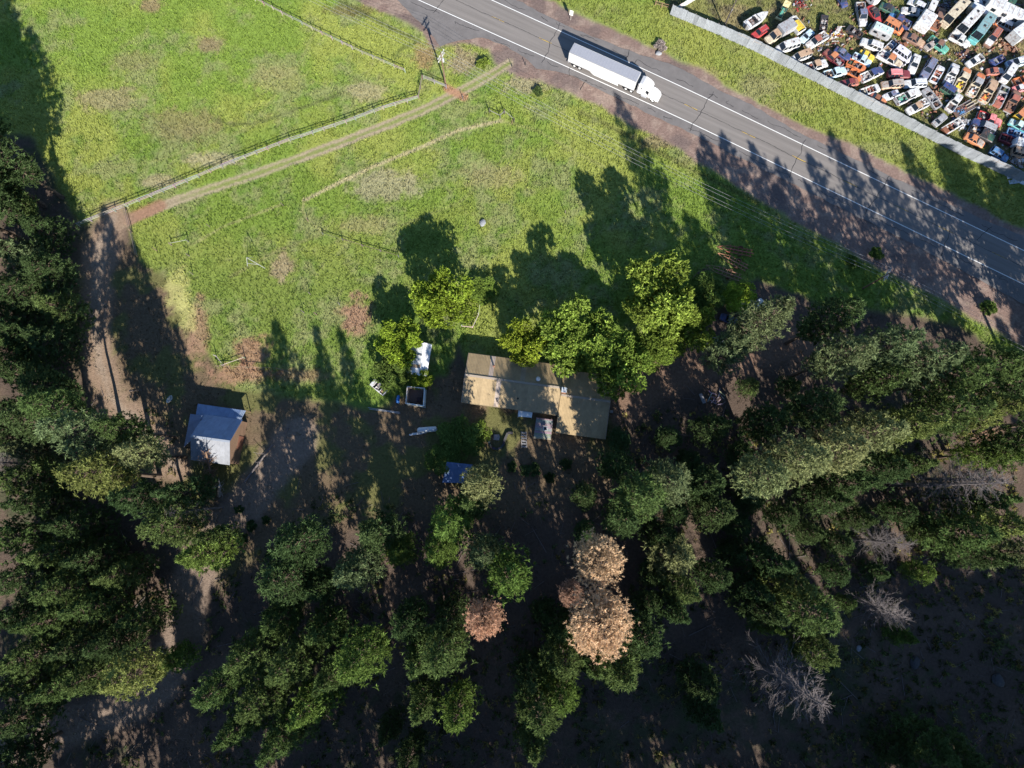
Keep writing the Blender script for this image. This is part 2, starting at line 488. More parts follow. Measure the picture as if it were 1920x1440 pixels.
def smooth_line(pts, step=2.0):
    out = dens(pts, step)
    for _ in range(30):
        out = [out[0]] + [tuple((Vector(out[i-1])+Vector(out[i])*2+Vector(out[i+1]))/4) for i in range(1, len(out)-1)] + [out[-1]]
    return out
far_line = smooth_line(extend(wl(ROAD_AX[0]), 20, 22)); near_line = smooth_line(extend(wl(ROAD_AX[1]), 20, 30))
cen = []
for p in far_line:
    q = min(near_line, key=lambda t: (t[0]-p[0])**2 + (t[1]-p[1])**2)
    cen.append(((p[0]+q[0])/2, (p[1]+q[1])/2))
ln = ribbon('lane_surface', cen[2:-2], 7.2, .016, m_lane, road)
ribbon('edge_line', far_line, .17, .021, M['line_w'], road)
ribbon('edge_line', near_line, .17, .021, M['line_w'], road)
for (cx, cy) in ((932,34),(1027,77),(1120,118),(1301,201),(1400,250),(1493,295),(1586,341),(1685,390),(1774,432),(1872,480)):
    c = P(cx, cy)
    j = min(range(1, len(cen)-1), key=lambda i: (cen[i][0]-c.x)**2+(cen[i][1]-c.y)**2)
    d = (Vector(cen[j+1])-Vector(cen[j-1])).normalized()
    b = Vector(cen[j])
    ribbon('centre_dash', [tuple(b-d*1.6), tuple(b+d*1.6)], .14, .021, M['line_y'], road)
def crack(pts, w, jit):
    pts = dens(pts, .5)
    x = 0; q = []
    for i, p in enumerate(pts):
        x = x*.8 + random.uniform(-jit, jit)
        d = Vector(pts[min(i+1, len(pts)-1)]) - Vector(pts[max(i-1, 0)]); d.normalize()
        q.append((p[0]-d.y*x, p[1]+d.x*x))
    ribbon('crack', q, lambda i: w*random.uniform(.6, 1.3), .026, M['crack'], road)
for a in (((836,-2),(812,25)),((1051,43),(1015,118)),((1338,172),(1292,245)),((1512,262),(1478,333)),((1180,92),(1172,112)),((1068,125),(1066,142)),((1225,165),(1200,185)),
          ((1860,425),(1832,450)),((1781,432),(1765,480)),((1668,330),(1620,405)),((1100,150),(1090,170))):
    crack(wl(a), .11, .18)
crack([(p[0], p[1]) for p in cen[1:-1]], .09, .08)
for ln_, off in ((far_line, 1.3), (near_line, -1.2)):
    pts = []
    for i in range(1, len(ln_)-1):
        d = (Vector(ln_[i+1])-Vector(ln_[i-1])).normalized()
        pts.append((ln_[i][0]-d.y*off, ln_[i][1]+d.x*off))
    i = 0
    while i < len(pts)-4:
        k = random.randint(2, 5)
        crack(pts[i:i+k], .09, .22)
        if random.random() < .6:
            a = Vector(pts[i]); crack([tuple(a), tuple(a + Vector((random.uniform(-1, 1), random.uniform(-1.2, 1.2))))], .08, .15)
        i += k + random.randint(0, 1)
# ------------------------------------------------------------------ buildings
def wb(mb, name, mat, root, color=None, parent=None, smooth=False):
    """build in site coordinates under a root that is only moved, or under one of its parts"""
    o = mb.build(name, mat, parent if parent is not None else root, color, smooth)
    if parent is None: o.location = -Vector(root.location)
    return o

def roof_plane(root, A, B, C, D, w, mat, color=None, name='roof_panel', ribs=3, special=None, t=.035, over=0.0):
    """sheet roof: ridge A-B, eave D-C, in panels of about w metres, each with raised ribs"""
    A, B, C, D = map(Vector, (A, B, C, D))
    n = max(1, round((B-A).length/w))
    nrm = (B-A).cross(D-A).normalized()
    if nrm.z < 0: nrm = -nrm
    out = []
    for i in range(n):
        a, b = A.lerp(B, i/n), A.lerp(B, (i+1)/n)
        d, c = D.lerp(C, i/n), D.lerp(C, (i+1)/n)
        lift = nrm*(.004*(i % 2) + .002)
        mb = MB()
        q = [a+lift, d+lift, c+lift, b+lift]
        if (q[1]-q[0]).cross(q[3]-q[0]).dot(nrm) < 0: q = q[::-1]
        mb.slab(q, t)
        for k in range(ribs):
            s0 = (k+.35)/ribs; s1 = s0 + .10
            r = [a.lerp(b, s0), d.lerp(c, s0), d.lerp(c, s1), a.lerp(b, s1)]
            r = [p + lift + nrm*.035 for p in r]
            if (r[1]-r[0]).cross(r[3]-r[0]).dot(nrm) < 0: r = r[::-1]
            mb.slab(r, .034)
        cc = color
        nm = name
        if special and i in special: nm, cc = special[i]
        jit = random.uniform(.94, 1.06)
        out.append(wb(mb, nm, M['roofcol'] if cc else mat, root, tuple(x*jit for x in cc) if cc else None))
    return out

def wall_ring(root, poly, z0, z1, mat, t=.15, color=None):
    n = len(poly)
    for i in range(n):
        a, b = Vector((*poly[i][:2], 0)), Vector((*poly[(i+1) % n][:2], 0))
        d = (b-a).normalized()
        e = beam('wall', root, a + d*t/2 + Vector((0,0,(z0+z1)/2)), b + d*t/2 + Vector((0,0,(z0+z1)/2)), t, z1-z0, mat, color)

def frame2(p, q):
    u = Vector((q.x-p.x, q.y-p.y, 0)).normalized()
    return u, Vector((-u.y, u.x, 0))

TANC, TAN2, PINKC = (.30, .225, .13), (.31, .228, .125), (.38, .31, .26)
def build_house():
    Rw, Re = P(872,703,4.0), P(1052,727,4.0)
    u, v = frame2(Rw, Re)
    hs = abs((P(865,754,2.8)-Rw).dot(v)); hn = abs((P(880,662,2.8)-Rw).dot(v))
    root = empty('house', (*(Rw+(Re-Rw)*.5)[:2], 0))
    tag(root, 'long house with tan ribbed metal roof under leafy trees', 'house')
    dz = Vector((0,0,-1.2))
    Lm = (Re-Rw).length
    Nw, Ne, Sw, Se = Rw+v*hn+dz, Re+v*hn+dz, Rw-v*hs+dz, Re-v*hs+dz
    n = round(Lm/.92)
    roof_plane(root, Rw, Re, Ne, Nw, .92, M['tan'], TANC, special={5: ('skylight_panel', PINKC), 12: ('skylight_panel', (.30,.24,.17))})
    roof_plane(root, Rw, Re, Se, Sw, .92, M['tan'], TANC, special={7: ('skylight_panel', PINKC)})
    # wing
    W0, W1 = P(1051,740.5,3.75), P(1144,752,3.75)
    hw = abs((P(1047,812,2.6)-W0).dot(v))
    W1 = W0 + u*(W1-W0).dot(u)
    dw = Vector((0,0,-1.2))
    wN0, wN1, wS0, wS1 = W0+v*hw*.72+dw*.72, W1+v*hw*.72+dw*.72, W0-v*hw+dw, W1-v*hw+dw
    roof_plane(root, W0, W1, wN1, wN0, .92, M['tan'], TAN2)
    roof_plane(root, W0, W1, wS1, wS0, .92, M['tan'], TAN2)
    for a, b in ((Rw-u*.1, Re+u*.05), (W0+u*.15, W1+u*.1)):
        up = Vector((0,0,.07))
        beam('ridge_cap', root, a+up, b+up, .42, .05, M['plain'], (.30, .25, .20))
    inset = .45
    A = [Nw+u*inset-v*inset, Sw+u*inset+v*inset, Se-u*inset+v*inset, Ne-u*inset-v*inset]
    wall_ring(root, A, -.1, 2.55, M['wall'])
    B = [wN0-v*inset+u*inset, wS0+v*inset+u*inset, wS1+v*inset-u*inset, wN1-v*inset-u*inset]
    wall_ring(root, B, -.1, 2.35, M['wall'])
    for e, (a, b, c) in {'w': (A[0], A[1], Rw), 'e': (B[2], B[3], W1)}.items():
        mb = MB(); s = u*(inset if e == 'w' else -inset)
        p = [Vector((a.x, a.y, 2.52)), Vector((b.x, b.y, 2.52)), Vector((c.x, c.y, 3.75 if e == 'w' else 3.45)) + s]
        o = u*.1
        mb.add([q-o for q in p] + [q+o for q in p], [(0,1,2),(5,4,3),(0,3,4,1),(1,4,5,2),(2,5,3,0)])
        wb(mb, 'gable', M['wall'], root)
    # south wall doors and windows
    S0 = Sw+u*inset+v*inset
    for s, w, z0, z1, nm in ((3, 1.6, .9, 2.0, 'window'), (7.5, 1.6, .9, 2.0, 'window'), (13.2, 1.0, 0, 2.05, 'door'), (16.5, 1.8, .9, 2.0, 'window')):
        p = S0 + u*s - v*.1; p.z = (z0+z1)/2
        wdw = beam(nm, root, p, p+u*w, .06, z1-z0, M['glass'] if nm == 'window' else M['brownwood'])
    # fascia and gutter on the eaves
    beam('gutter', root, Sw-v*.06+Vector((0,0,-.12)), Se-v*.06+Vector((0,0,-.12)), .1, .12, M['plain'], (.2,.16,.1))
    beam('gutter', root, Nw+v*.06+Vector((0,0,-.12)), Ne+v*.06+Vector((0,0,-.12)), .1, .12, M['plain'], (.2,.16,.1))
    beam('barge_board', root, Rw-u*.05+Vector((0,0,-.02)), Sw-u*.05+Vector((0,0,-.02)), .08, .2, M['plain'], (.3,.24,.2))
    beam('barge_board', root, Rw-u*.05+Vector((0,0,-.02)), Nw-u*.05+Vector((0,0,-.02)), .08, .2, M['plain'], (.26,.2,.16))
    beam('barge_board', root, W1+u*.05+Vector((0,0,-.02)), wS1+u*.05+Vector((0,0,-.02)), .08, .2, M['plain'], (.26,.2,.16))
    # chimney with rust stained flashing, vents
    c = P(1057,733,4.4); c.z = 0
    ch = MB().box(-.42,.42,-.42,.42,3.6,5.5).build('chimney', M['rusty'], root, (.22,.11,.07)); ch.location = c-Vector(root.location); ch.rotation_euler=(0,0,math.atan2(u.y,u.x))
    MB().box(-.5,.5,-.5,.5,5.5,5.62).build('chimney_cap', M['clean'], ch, (.42,.46,.5))
    MB().tube((0,0,5.62),(0,0,5.95),.16,n=10).build('flue', M['chrome'], ch)
    for (x, y, hgt, r, col) in ((1009,711,.5,.32,(.5,.52,.55)),(926,687,.7,.16,(.2,.1,.07)),(971,747,.3,.13,(.03,.03,.03)),(932,752,.45,.10,(.05,.045,.04))):
        p = P(x, y, 3.8); dd = (p-Rw).dot(v); z = 4.0 - 1.2*abs(dd)/(hn if dd > 0 else hs)
        mb = MB().tube((0,0,z-.2),(0,0,z+hgt),r,n=10).tube((0,0,z+hgt),(0,0,z+hgt+.1),r*1.5,r*.8,10)
        o = mb.build('roof_vent', M['plain'], root, col); o.location = Vector((p.x,p.y,0))-Vector(root.location)
    # small white porch awning with two posts
    q = [P(972,768,2.35), P(999,770,2.35), P(997,783,2.2), P(971,781,2.2)]
    aw = wb(MB().slab([q[0], q[3], q[2], q[1]], .05), 'porch_awning', M['clean'], root, (.55,.58,.60))
    for k in (2, 3): beam('porch_post', root, Vector((q[k].x, q[k].y, -.1)), q[k], .09, .09, M['greywood'])
    return u, v
hu, hv = build_house()

def build_deck():
    a, b, c, d = [P(x, y, .7) for x, y in ((1006,783),(1037,787),(1032,824),(1001,821))]
    root = empty('deck', (*((a+c)/2)[:2], 0))
    tag(root, 'grey plank deck in the corner of the tan house', 'deck')
    n = 15
    for i in range(n):
        p, q = a.lerp(d, (i+.5)/n), b.lerp(c, (i+.5)/n)
        w = (d-a).length/n*.93
        beam('plank', root, p+Vector((0,0,.004*(i % 2))), q, w, .05, M['plain'], tuple(x*random.uniform(.8,1.15) for x in (.25,.23,.22)))
    for p, q in ((a,b),(b,c),(c,d),(d,a)):
        beam('joist', root, p-Vector((0,0,.16)), q-Vector((0,0,.16)), .1, .2, M['greywood'])
    for p in (a,b,c,d): beam('post', root, Vector((p.x,p.y,-.1)), p-Vector((0,0,.27)), .12, .12, M['greywood'])
    t = empty('table', P(1022,804,.74))
    tag(t, 'small square white framed table on the grey deck', 'table')
    s = .42
    for x0, x1, y0, y1 in ((-s,s,-s,-s+.12),(-s,s,s-.12,s),(-s,-s+.12,-s+.12,s-.12),(s-.12,s,-s+.12,s-.12)):
        MB().box(x0,x1,y0,y1,.62,.68).build('top_frame', M['clean'], t, (.5,.5,.5))
    MB().box(-s+.12,s-.12,-s+.12,s-.12,.63,.65).build('glass_top', M['glass'], t)
    for x in (-s+.06, s-.06):
        for y in (-s+.06, s-.06): MB().box(x-.03,x+.03,y-.03,y+.03,0,.62).build('leg', M['clean'], t, (.5,.5,.5))
    st_ = empty('garden_steps', P(983,825,0))
    tag(st_, 'short flight of dark timber steps below the deck', 'steps')
    for i in range(6):
        p, q = P(977+i*.2,811+i*5.2,.55-.09*i), P(987+i*.2,812+i*5.2,.55-.09*i)
        beam('tread', st_, p, q, .34, .07, M['plain'], (.16,.16,.17))
    for x in (977, 987): beam('stringer', st_, P(x,809,.5), P(x+1,840,.0), .08, .16, M['greywood'])
    f = empty('fire_pit', P(931,826,0))
    tag(f, 'curved dark retaining wall around a patio slab left of the steps', 'garden wall')
    pts = [P(917+14*(1-math.cos(t_)), 828+14*math.sin(t_), 0) for t_ in [i*math.pi/9 for i in range(10)]] + [P(952,812,0), P(962,812,0)]
    for p, q in zip(pts[:-1], pts[1:]):
        beam('stone', f, p+Vector((0,0,.2)), q+Vector((0,0,.2)), .45, .5, M['plain'], tuple(x*random.uniform(.7,1.3) for x in (.05,.05,.055)))
    sl = empty('patio_slab', P(931,820,0)); tag(sl, 'pale squarish paving slab inside the curved dark wall', 'slab')
    MB().prism([(-.62,-.5),(.5,-.62),(.68,.1),(.5,.6),(-.55,.55)], -.05, .12).build('slab', M['plain'], sl, (.27,.24,.24))
build_deck()

def build_barn():
    # gable barn: ridge runs left-right; a lower lean-to on the far side, one on the left
    R0, R1 = P(357,818,6.2), P(431,828,6.2)
    u, v = frame2(R0, R1)
    root = empty('barn', (*((R0+R1)/2)[:2], 0))
    tag(root, 'barn with lean-tos beside the pines, shade blue painted into its metal roof', 'barn')
    g = (.14,.20,.33)  # sky-blue shade painted into the slopes turned from the sun
    hn = 4.6; hs = 4.4
    N0, N1 = R0+v*hn+Vector((0,0,-3.3)), R1+v*hn+Vector((0,0,-3.3))
    S0, S1 = R0-v*hs+Vector((0,0,-2.0)), R1-v*hs+Vector((0,0,-2.0))
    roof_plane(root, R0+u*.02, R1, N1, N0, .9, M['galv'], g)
    roof_plane(root, R0+u*.02, R1, S1, S0, .9, M['galv'], (.21,.22,.245))  # sunlit slope of the same sheet, coloured without the shade blue
    L0, L1 = P(366,784,2.95), P(447,796,2.95)
    l0, l1 = P(371,757,2.2), P(461,770,2.2)
    roof_plane(root, L0, L1, l1, l0, .9, M['galv'], (.14,.20,.33), special={9: ('roof_panel', (.24,.29,.38)), 10: ('roof_panel', (.24,.29,.38))})  # far lean-to carries the same painted shade blue
    K0, K1 = P(379,779,3.9), P(362,822,3.9)
    k0, k1 = P(357,776,2.5), P(345,838,2.5)
    roof_plane(root, K0, K1, k1, k0, .9, M['galv'], (.20,.25,.36))
    beam('ridge_cap', root, R0+Vector((0,0,.06)), R1+Vector((0,0,.06)), .4, .05, M['plain'], (.25,.28,.33))
    i_ = .35
    A = [N0+u*i_-v*i_, S0+u*i_+v*i_, S1-u*i_+v*i_, N1-u*i_-v*i_]
    wall_ring(root, A, -.1, 2.8, M['brownwood'])
    for s, a, b, c in ((1, A[0], A[1], R0), (-1, A[3], A[2], R1)):
        p = [Vector((a.x,a.y,2.78)), Vector((b.x,b.y,2.78)), Vector((b.x,b.y,4.0)), Vector((c.x,c.y,6.0))+u*i_*s]
        mb = MB(); o = u*.08
        mb.add([q-o for q in p]+[q+o for q in p], [(0,1,2,3),(7,6,5,4),(0,4,5,1),(1,5,6,2),(2,6,7,3),(3,7,4,0)])
        wb(mb, 'gable', M['brownwood'], root)
    for p in (l0, l1, l0.lerp(l1,.5), k1): beam('post', root, Vector((p.x,p.y,-.1)), p-Vector((0,0,.08)), .16, .16, M['brownwood'])
    c = A[2].lerp(A[3], .5); c.z = 0
    d = beam('barn_door', root, c+u*.12+v*1.3+Vector((0,0,1.2)), c+u*.12-v*1.3+Vector((0,0,1.2)), .07, 2.3, M['plain'], (.16,.07,.045))
build_barn()

def flat_shed(name, label, cat, pts, zs, col, wallmat, t=.9, posts=False, sp=None):
    a, b, c, d = [P(x, y, z) for (x, y), z in zip(pts, zs)]     # a-b upper edge, d-c lower edge
    root = empty(name, (*((a+c)/2)[:2], 0))
    tag(root, label, cat)
    roof_plane(root, a, b, c, d, t, M['galv'], col, special=sp)
    m = (a+b+c+d)/4
    ins = [p + Vector((m.x-p.x, m.y-p.y, 0))*.1 for p in (a, d, c, b)]
    z = min(zs) - .1
    if posts:
        for p in ins: beam('post', root, Vector((p.x,p.y,-.1)), Vector((p.x,p.y,z)), .14, .14, wallmat)
    else: wall_ring(root, ins, -.1, z, wallmat, .1)
    return root
# white metal shed: two slopes
sh = flat_shed('metal_shed', 'white corrugated metal shed roof under the bright trees', 'shed', [(795,642),(786,704),(756,698),(768,652)], [2.9,2.9,2.3,2.3], (.58,.60,.62), M['greywood'], .8,
               sp={6: ('roof_panel', (.34,.25,.17))})
a_, b_ = P(795,642,2.9), P(786,704,2.9); c_, d_ = P(800,705,2.5), P(810,646,2.5)
roof_plane(sh, b_, a_, d_, c_, .8, M['galv'], (.6,.61,.63))
beam('roof_batten', sh, P(765,663,2.75), P(791,666,3.0), .25, .08, M['plain'], (.10,.11,.13))
flat_shed('small_shed', 'small blue grey metal shed roof below the bushes', 'shed', [(838,866),(886,871),(880,906),(829,905)], [2.8,2.8,2.3,2.3], (.09,.14,.27), M['brownwood'], .9)

def build_pen():
    root = empty('roofless_shed', P(779,742,0)); tag(root, 'roofless square shed with white walls open to the sky', 'shed')
    z = 2.3
    c = [P(x, y, z) for x, y in ((764,725),(796,728),(794,761),(761,756))]
    cols = [(.42,.32,.24),(.5,.54,.54),(.5,.52,.50),(.40,.30,.23)]
    for i in range(4):
        a, b = c[i], c[(i+1) % 4]
        d = (b-a).normalized()
        beam('wall', root, Vector((a.x,a.y,z/2-.05))+d*.06, Vector((b.x,b.y,z/2-.05))+d*.06, .13, z, M['plain'], cols[i])
        beam('top_plate', root, a+Vector((0,0,.03))+d*.07, b+Vector((0,0,.03))+d*.07, .2, .09, M['plain'], (.5,.46,.42) if i in (0,3) else (.55,.57,.56))
    q = [P(x, y, .12) for x, y in ((766,729),(793,731),(791,757),(764,753))]
    wb(MB().slab([q[0],q[3],q[2],q[1]], .1), 'floor', M['plain'], root, (.14,.10,.085))
    p = P(786,750,.2); beam('crate', root, p+Vector((-.4,0,.35)), p+Vector((.4,0,.35)), .9, .7, M['plain'], (.05,.03,.03))
build_pen()

# ------------------------------------------------------------------ articulated lorry
def build_truck():
    top = P(1077,80,4.05); q = P(1201,135,4.05)
    u, v = frame2(top, q)
    org = Vector((top.x, top.y, 0)) - v*1.3
    root = empty('semi_truck', org, math.atan2(u.y, u.x))
    tag(root, 'white articulated lorry with long box trailer driving on the road', 'truck')
    W = (.50,.51,.52)
    tr = MB().box(0,16.1,-1.29,1.29,1.15,4.0).build('trailer', M['clean'], root, W)
    MB().box(.05,16.05,-1.24,1.24,4.0,4.02).build('roof_sheet', M['clean'], tr, (.25,.26,.30))
    for i in range(23):
        MB().box(.35+i*.68,.40+i*.68,-1.24,1.24,4.02,4.045).build('roof_rib', M['clean'], tr, (.30,.31,.34))
    MB().box(.02,16.08,-1.31,-1.29,3.88,4.03).add([], []).build('top_rail', M['chrome'], tr)
    MB().box(.02,16.08,1.29,1.31,3.88,4.03).build('top_rail', M['chrome'], tr)
    MB().box(.02,16.08,-1.31,-1.29,1.12,1.28).build('bottom_rail', M['chrome'], tr)
    MB().box(.02,16.08,1.29,1.31,1.12,1.28).build('bottom_rail', M['chrome'], tr)
    MB().box(-.03,0,-1.2,-.03,1.25,3.9).box(-.03,0,.03,1.2,1.25,3.9).build('rear_door', M['clean'], tr, (.5,.5,.5))
    # faint grey sign-writing band: too pale to read in the photograph
    for y in (-1.296, 1.29):
        MB().box(6.6,9.6,y,y+.006,2.3,2.55).box(9.8,10.5,y,y+.006,2.3,2.5).build('side_marking', M['clean'], tr, (.40,.44,.46))
    MB().frus(5.2,12.2,-1.27,-1.22,1.15,6.4,12.4,-1.27,-1.22,.45).build('side_skirt', M['clean'], root, (.55,.57,.57))
    MB().frus(5.2,12.2,1.22,1.27,1.15,6.4,12.4,1.22,1.27,.45).build('side_skirt', M['clean'], root, (.55,.57,.57))
    MB().box(-.05,.1,-1.15,1.15,.5,.65).build('rear_bumper', M['chrome'], root)
    MB().box(.3,20.5,-.5,.5,.8,1.12).build('chassis', M['dark'], root)
    # tractor
    zc = 1.0
    cab = MB()
    sec = lambda x, w, z0, z1, k: [(x,-w,z0),(x,w,z0),(x,w,z1-k),(x,w*.86,z1),(x,-w*.86,z1),(x,-w,z1-k)]
    cab.loft([sec(16.9,1.2,.9,3.75,.15), sec(17.6,1.22,.9,3.95,.25), sec(18.6,1.22,.9,3.7,.35), sec(19.5,1.2,.9,3.2,.35), sec(19.75,1.16,.9,2.7,.3)])
    cb = cab.build('cab', M['clean'], root, (.52,.52,.53))
    MB().loft([sec(19.7,1.12,.7,2.15,.2), sec(20.7,1.05,.6,2.0,.25), sec(21.5,.9,.55,1.75,.3), sec(21.9,.72,.6,1.45,.3)]).build('hood', M['clean'], root, (.52,.52,.53))
    MB().loft([sec(20.2,1.24,.62,1.45,.2), sec(21.3,1.2,.55,1.25,.3), sec(21.7,1.0,.55,1.0,.2)]).build('fender', M['clean'], root, (.6,.6,.6))
    MB().slab([(19.83,-1.0,2.15),(19.83,1.0,2.15),(19.52,.92,2.95),(19.52,-.92,2.95)], .03).build('windshield', M['glass'], cb)
    for s in (-1, 1):
        MB().box(18.75,19.45,s*1.225-.012,s*1.225+.012,2.0,2.7).build('side_window', M['glass'], cb)
        MB().box(17.5,17.8,s*1.228-.012,s*1.228+.012,2.5,2.8).build('sleeper_window', M['glass'], cb)
        MB().box(19.35,19.5,s*1.5-.1,s*1.5+.1,1.95,2.6).build('mirror', M['dark'], root)
        MB().tube((18.0,s*1.12,.75),(19.3,s*1.12,.75),.33,n=12).build('fuel_tank', M['chrome'], root)
        MB().tube((16.75,s*1.05,.9),(16.75,s*1.05,3.6),.09,n=8).build('exhaust_stack', M['chrome'], root)
        MB().box(21.55,21.72,s*.8-.14,s*.8+.14,.85,1.05).build('headlight', M['chrome'], root)
        for x in (1.6, 2.9, 14.3, 15.6, 20.85):
            w = MB().tube((x,s*1.22,.52),(x,s*(.72 if x < 20 else .95),.52),.52,n=14).build('wheel', M['rubber'], root)
            MB().tube((x,s*1.235,.52),(x,s*1.20,.52),.28,n=10).build('rim', M['clean'], w, (.5,.5,.5))
    MB().box(21.75,22.02,-.95,.95,.4,.75).build('front_bumper', M['clean'], root, (.55,.55,.55))
build_truck()
# ------------------------------------------------------------------ vegetation meshes
def unit(v):
    return v / (np.linalg.norm(v, axis=-1, keepdims=True) + 1e-9)

def blades(C, D, size, k, width, lift=.15, spread=1.0, tint=None, g=rng):
    """k pointed blades round every clump centre C, leaning along D"""
    n = len(C)
    d = unit(g.normal(size=(n, k, 3))*spread + D[:, None, :]*.7 + np.array([0, 0, lift]))
    L = size[:, None, None]*g.uniform(.6, 1.25, (n, k, 1))
    a = unit(np.cross(d, g.normal(size=(n, k, 3))))
    base = C[:, None, :] + d*L*g.uniform(-.15, .35, (n, k, 1))
    W = L*width
    V = np.stack([base - a*W/2, base + a*W/2, base + d*L], 2).reshape(-1, 3)
    F = np.arange(len(V)).reshape(-1, 3)
    t = np.ones(n) if tint is None else tint
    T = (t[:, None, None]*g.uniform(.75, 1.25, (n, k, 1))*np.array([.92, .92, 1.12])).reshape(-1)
    return V, F, T

def trunk_mesh(name, h, r, limbs, mat, bend=.25, n=7):
    mb = MB()
    pts = [Vector((0, 0, -.25))]
    for i in range(1, 7):
        z = h*i/6
        pts.append(Vector((random.uniform(-bend, bend), random.uniform(-bend, bend), z)))
    rad = [r*(1.25 if i == 0 else (1-i/6.3)) for i in range(7)]
    for i in range(6):
        mb.tube(pts[i], pts[i+1], rad[i], rad[i+1], n)
    for (p, q, a, b) in limbs:
        mb.tube(p, q, a, b, 4)
    return mb.mesh(name, mat)

def pine(seed, h, r, zb, nl, prof, k=13, size=.42, width=.36, per=16):
    g = np.random.default_rng(seed); random.seed(seed)
    C, D, T, limbs = [], [], [], []
    for i in range(nl):
        t = (i + g.uniform(0, 1))/nl
        z = (zb + (1-zb)*t)*h
        L = max(.35, r*prof(t)*g.uniform(.65, 1.12))
        az = i*2.399 + g.uniform(-.5, .5)
        rise = g.uniform(-.10, .22) + .35*t
        u = np.array([math.cos(az), math.sin(az), rise])
        o = np.array([0, 0, z])
        limbs.append((tuple(o), tuple(o + u*L*.8), .05 + .02*L, .02))
        m = max(4, int(per*L/r*1.25 + 2))
        s = g.uniform(.25, 1.0, m)**.75
        side = np.array([-math.sin(az), math.cos(az), 0])
        tc = g.uniform(.72, 1.3)
        for q in s:
            c = o + u*L*q + side*g.normal()*(.10 + .20*q)*L*.9 + np.array([0, 0, g.normal()*.16 + .08*q*L*.3])
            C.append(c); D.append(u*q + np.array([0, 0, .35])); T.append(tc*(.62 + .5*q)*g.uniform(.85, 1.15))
    m = 14
    for q in range(m):
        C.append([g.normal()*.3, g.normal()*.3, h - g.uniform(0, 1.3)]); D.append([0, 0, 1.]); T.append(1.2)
    C, D, T = np.array(C), np.array(D), np.array(T)
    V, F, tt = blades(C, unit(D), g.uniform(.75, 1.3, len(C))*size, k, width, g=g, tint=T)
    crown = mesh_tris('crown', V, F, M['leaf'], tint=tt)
    return trunk_mesh('trunk', h*.97, .012*h + .05, limbs, M['bark']), crown, h, r

def broad(seed, h, r, zb, lobes, n, k=9, size=.36, width=.75):
    g = np.random.default_rng(seed); random.seed(seed)
    cz = (zb + 1)/2*h; hz = (1-zb)/2*h
    C, D, T, limbs = [], [], [], []
    for i in range(lobes):
        az = i*2.399 + g.uniform(-.4, .4)
        q = math.sqrt((i+.5)/lobes)*.84
        c = np.array([math.cos(az)*r*q, math.sin(az)*r*q, cz + hz*g.uniform(-.55, .62)*(1-.3*q)])
        lr = r*g.uniform(.19, .36); lt = g.uniform(.72, 1.25)
        limbs.append(((0, 0, h*zb*g.uniform(.6, 1.0)), tuple(c), .012*h, .03))
        m = n//lobes
        d = unit(g.normal(size=(m, 3)) + np.array([0, 0, .25]))
        rad = lr*g.uniform(.45, 1.05, m)**.6
        p = c + d*rad[:, None]*np.array([1, 1, .8])
        bump = .75 + .5*g.uniform(size=m)
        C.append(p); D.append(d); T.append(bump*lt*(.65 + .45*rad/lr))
    C, D, T = np.concatenate(C), np.concatenate(D), np.concatenate(T)
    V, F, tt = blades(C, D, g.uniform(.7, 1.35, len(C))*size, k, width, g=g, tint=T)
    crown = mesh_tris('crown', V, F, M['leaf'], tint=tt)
    return trunk_mesh('trunk', h*zb*1.4, .018*h + .05, limbs, M['bark']), crown, h, r

def snag(seed, h, r, zb, nl, mat, twigs=9, lean=0.0):
    """bare dead tree: trunk, limbs and twigs"""
    random.seed(seed)
    mb = MB(); tw = MB()
    top = Vector((lean, 0, h))
    mb.tube((0, 0, -.2), top*.5, .012*h + .06, .009*h + .03, 7); mb.tube(top*.5, top, .009*h + .03, .03, 6)
    for i in range(nl):
        t = (i + random.random())/nl
        z = zb + (1-zb)*t
        o = top*z
        L = r*(1-.75*t)*random.uniform(.6, 1.1)
        az = i*2.399 + random.uniform(-.4, .4)
        u = Vector((math.cos(az), math.sin(az), random.uniform(-.05, .45)))
        a = o
        seg = 3
        for s in range(seg):
            u = (u + Vector((random.uniform(-.13, .13), random.uniform(-.13, .13), random.uniform(-.08, .14)))).normalized()
            b = a + u*L/seg
            tw.tube(a, b, .024*(1-s/4), .024*(1-(s+1)/4), 3)
            for j in range(twigs//seg):
                d = (u*1.3 + Vector((random.uniform(-1, 1), random.uniform(-1, 1), random.uniform(-.4, .6)))).normalized()
                p = a.lerp(b, random.random()); q = p + d*L*random.uniform(.15, .34)
                tw.tube(p, q, .011, .007, 3)
                d2 = (d + Vector((random.uniform(-.7, .7), random.uniform(-.7, .7), random.uniform(-.4, .4)))).normalized()
                tw.tube(p.lerp(q, .5), p.lerp(q, .5) + d2*L*.16, .009, .006, 3)
            a = b
    return mb.mesh('trunk', mat), tw.mesh('branches', mat), h, r

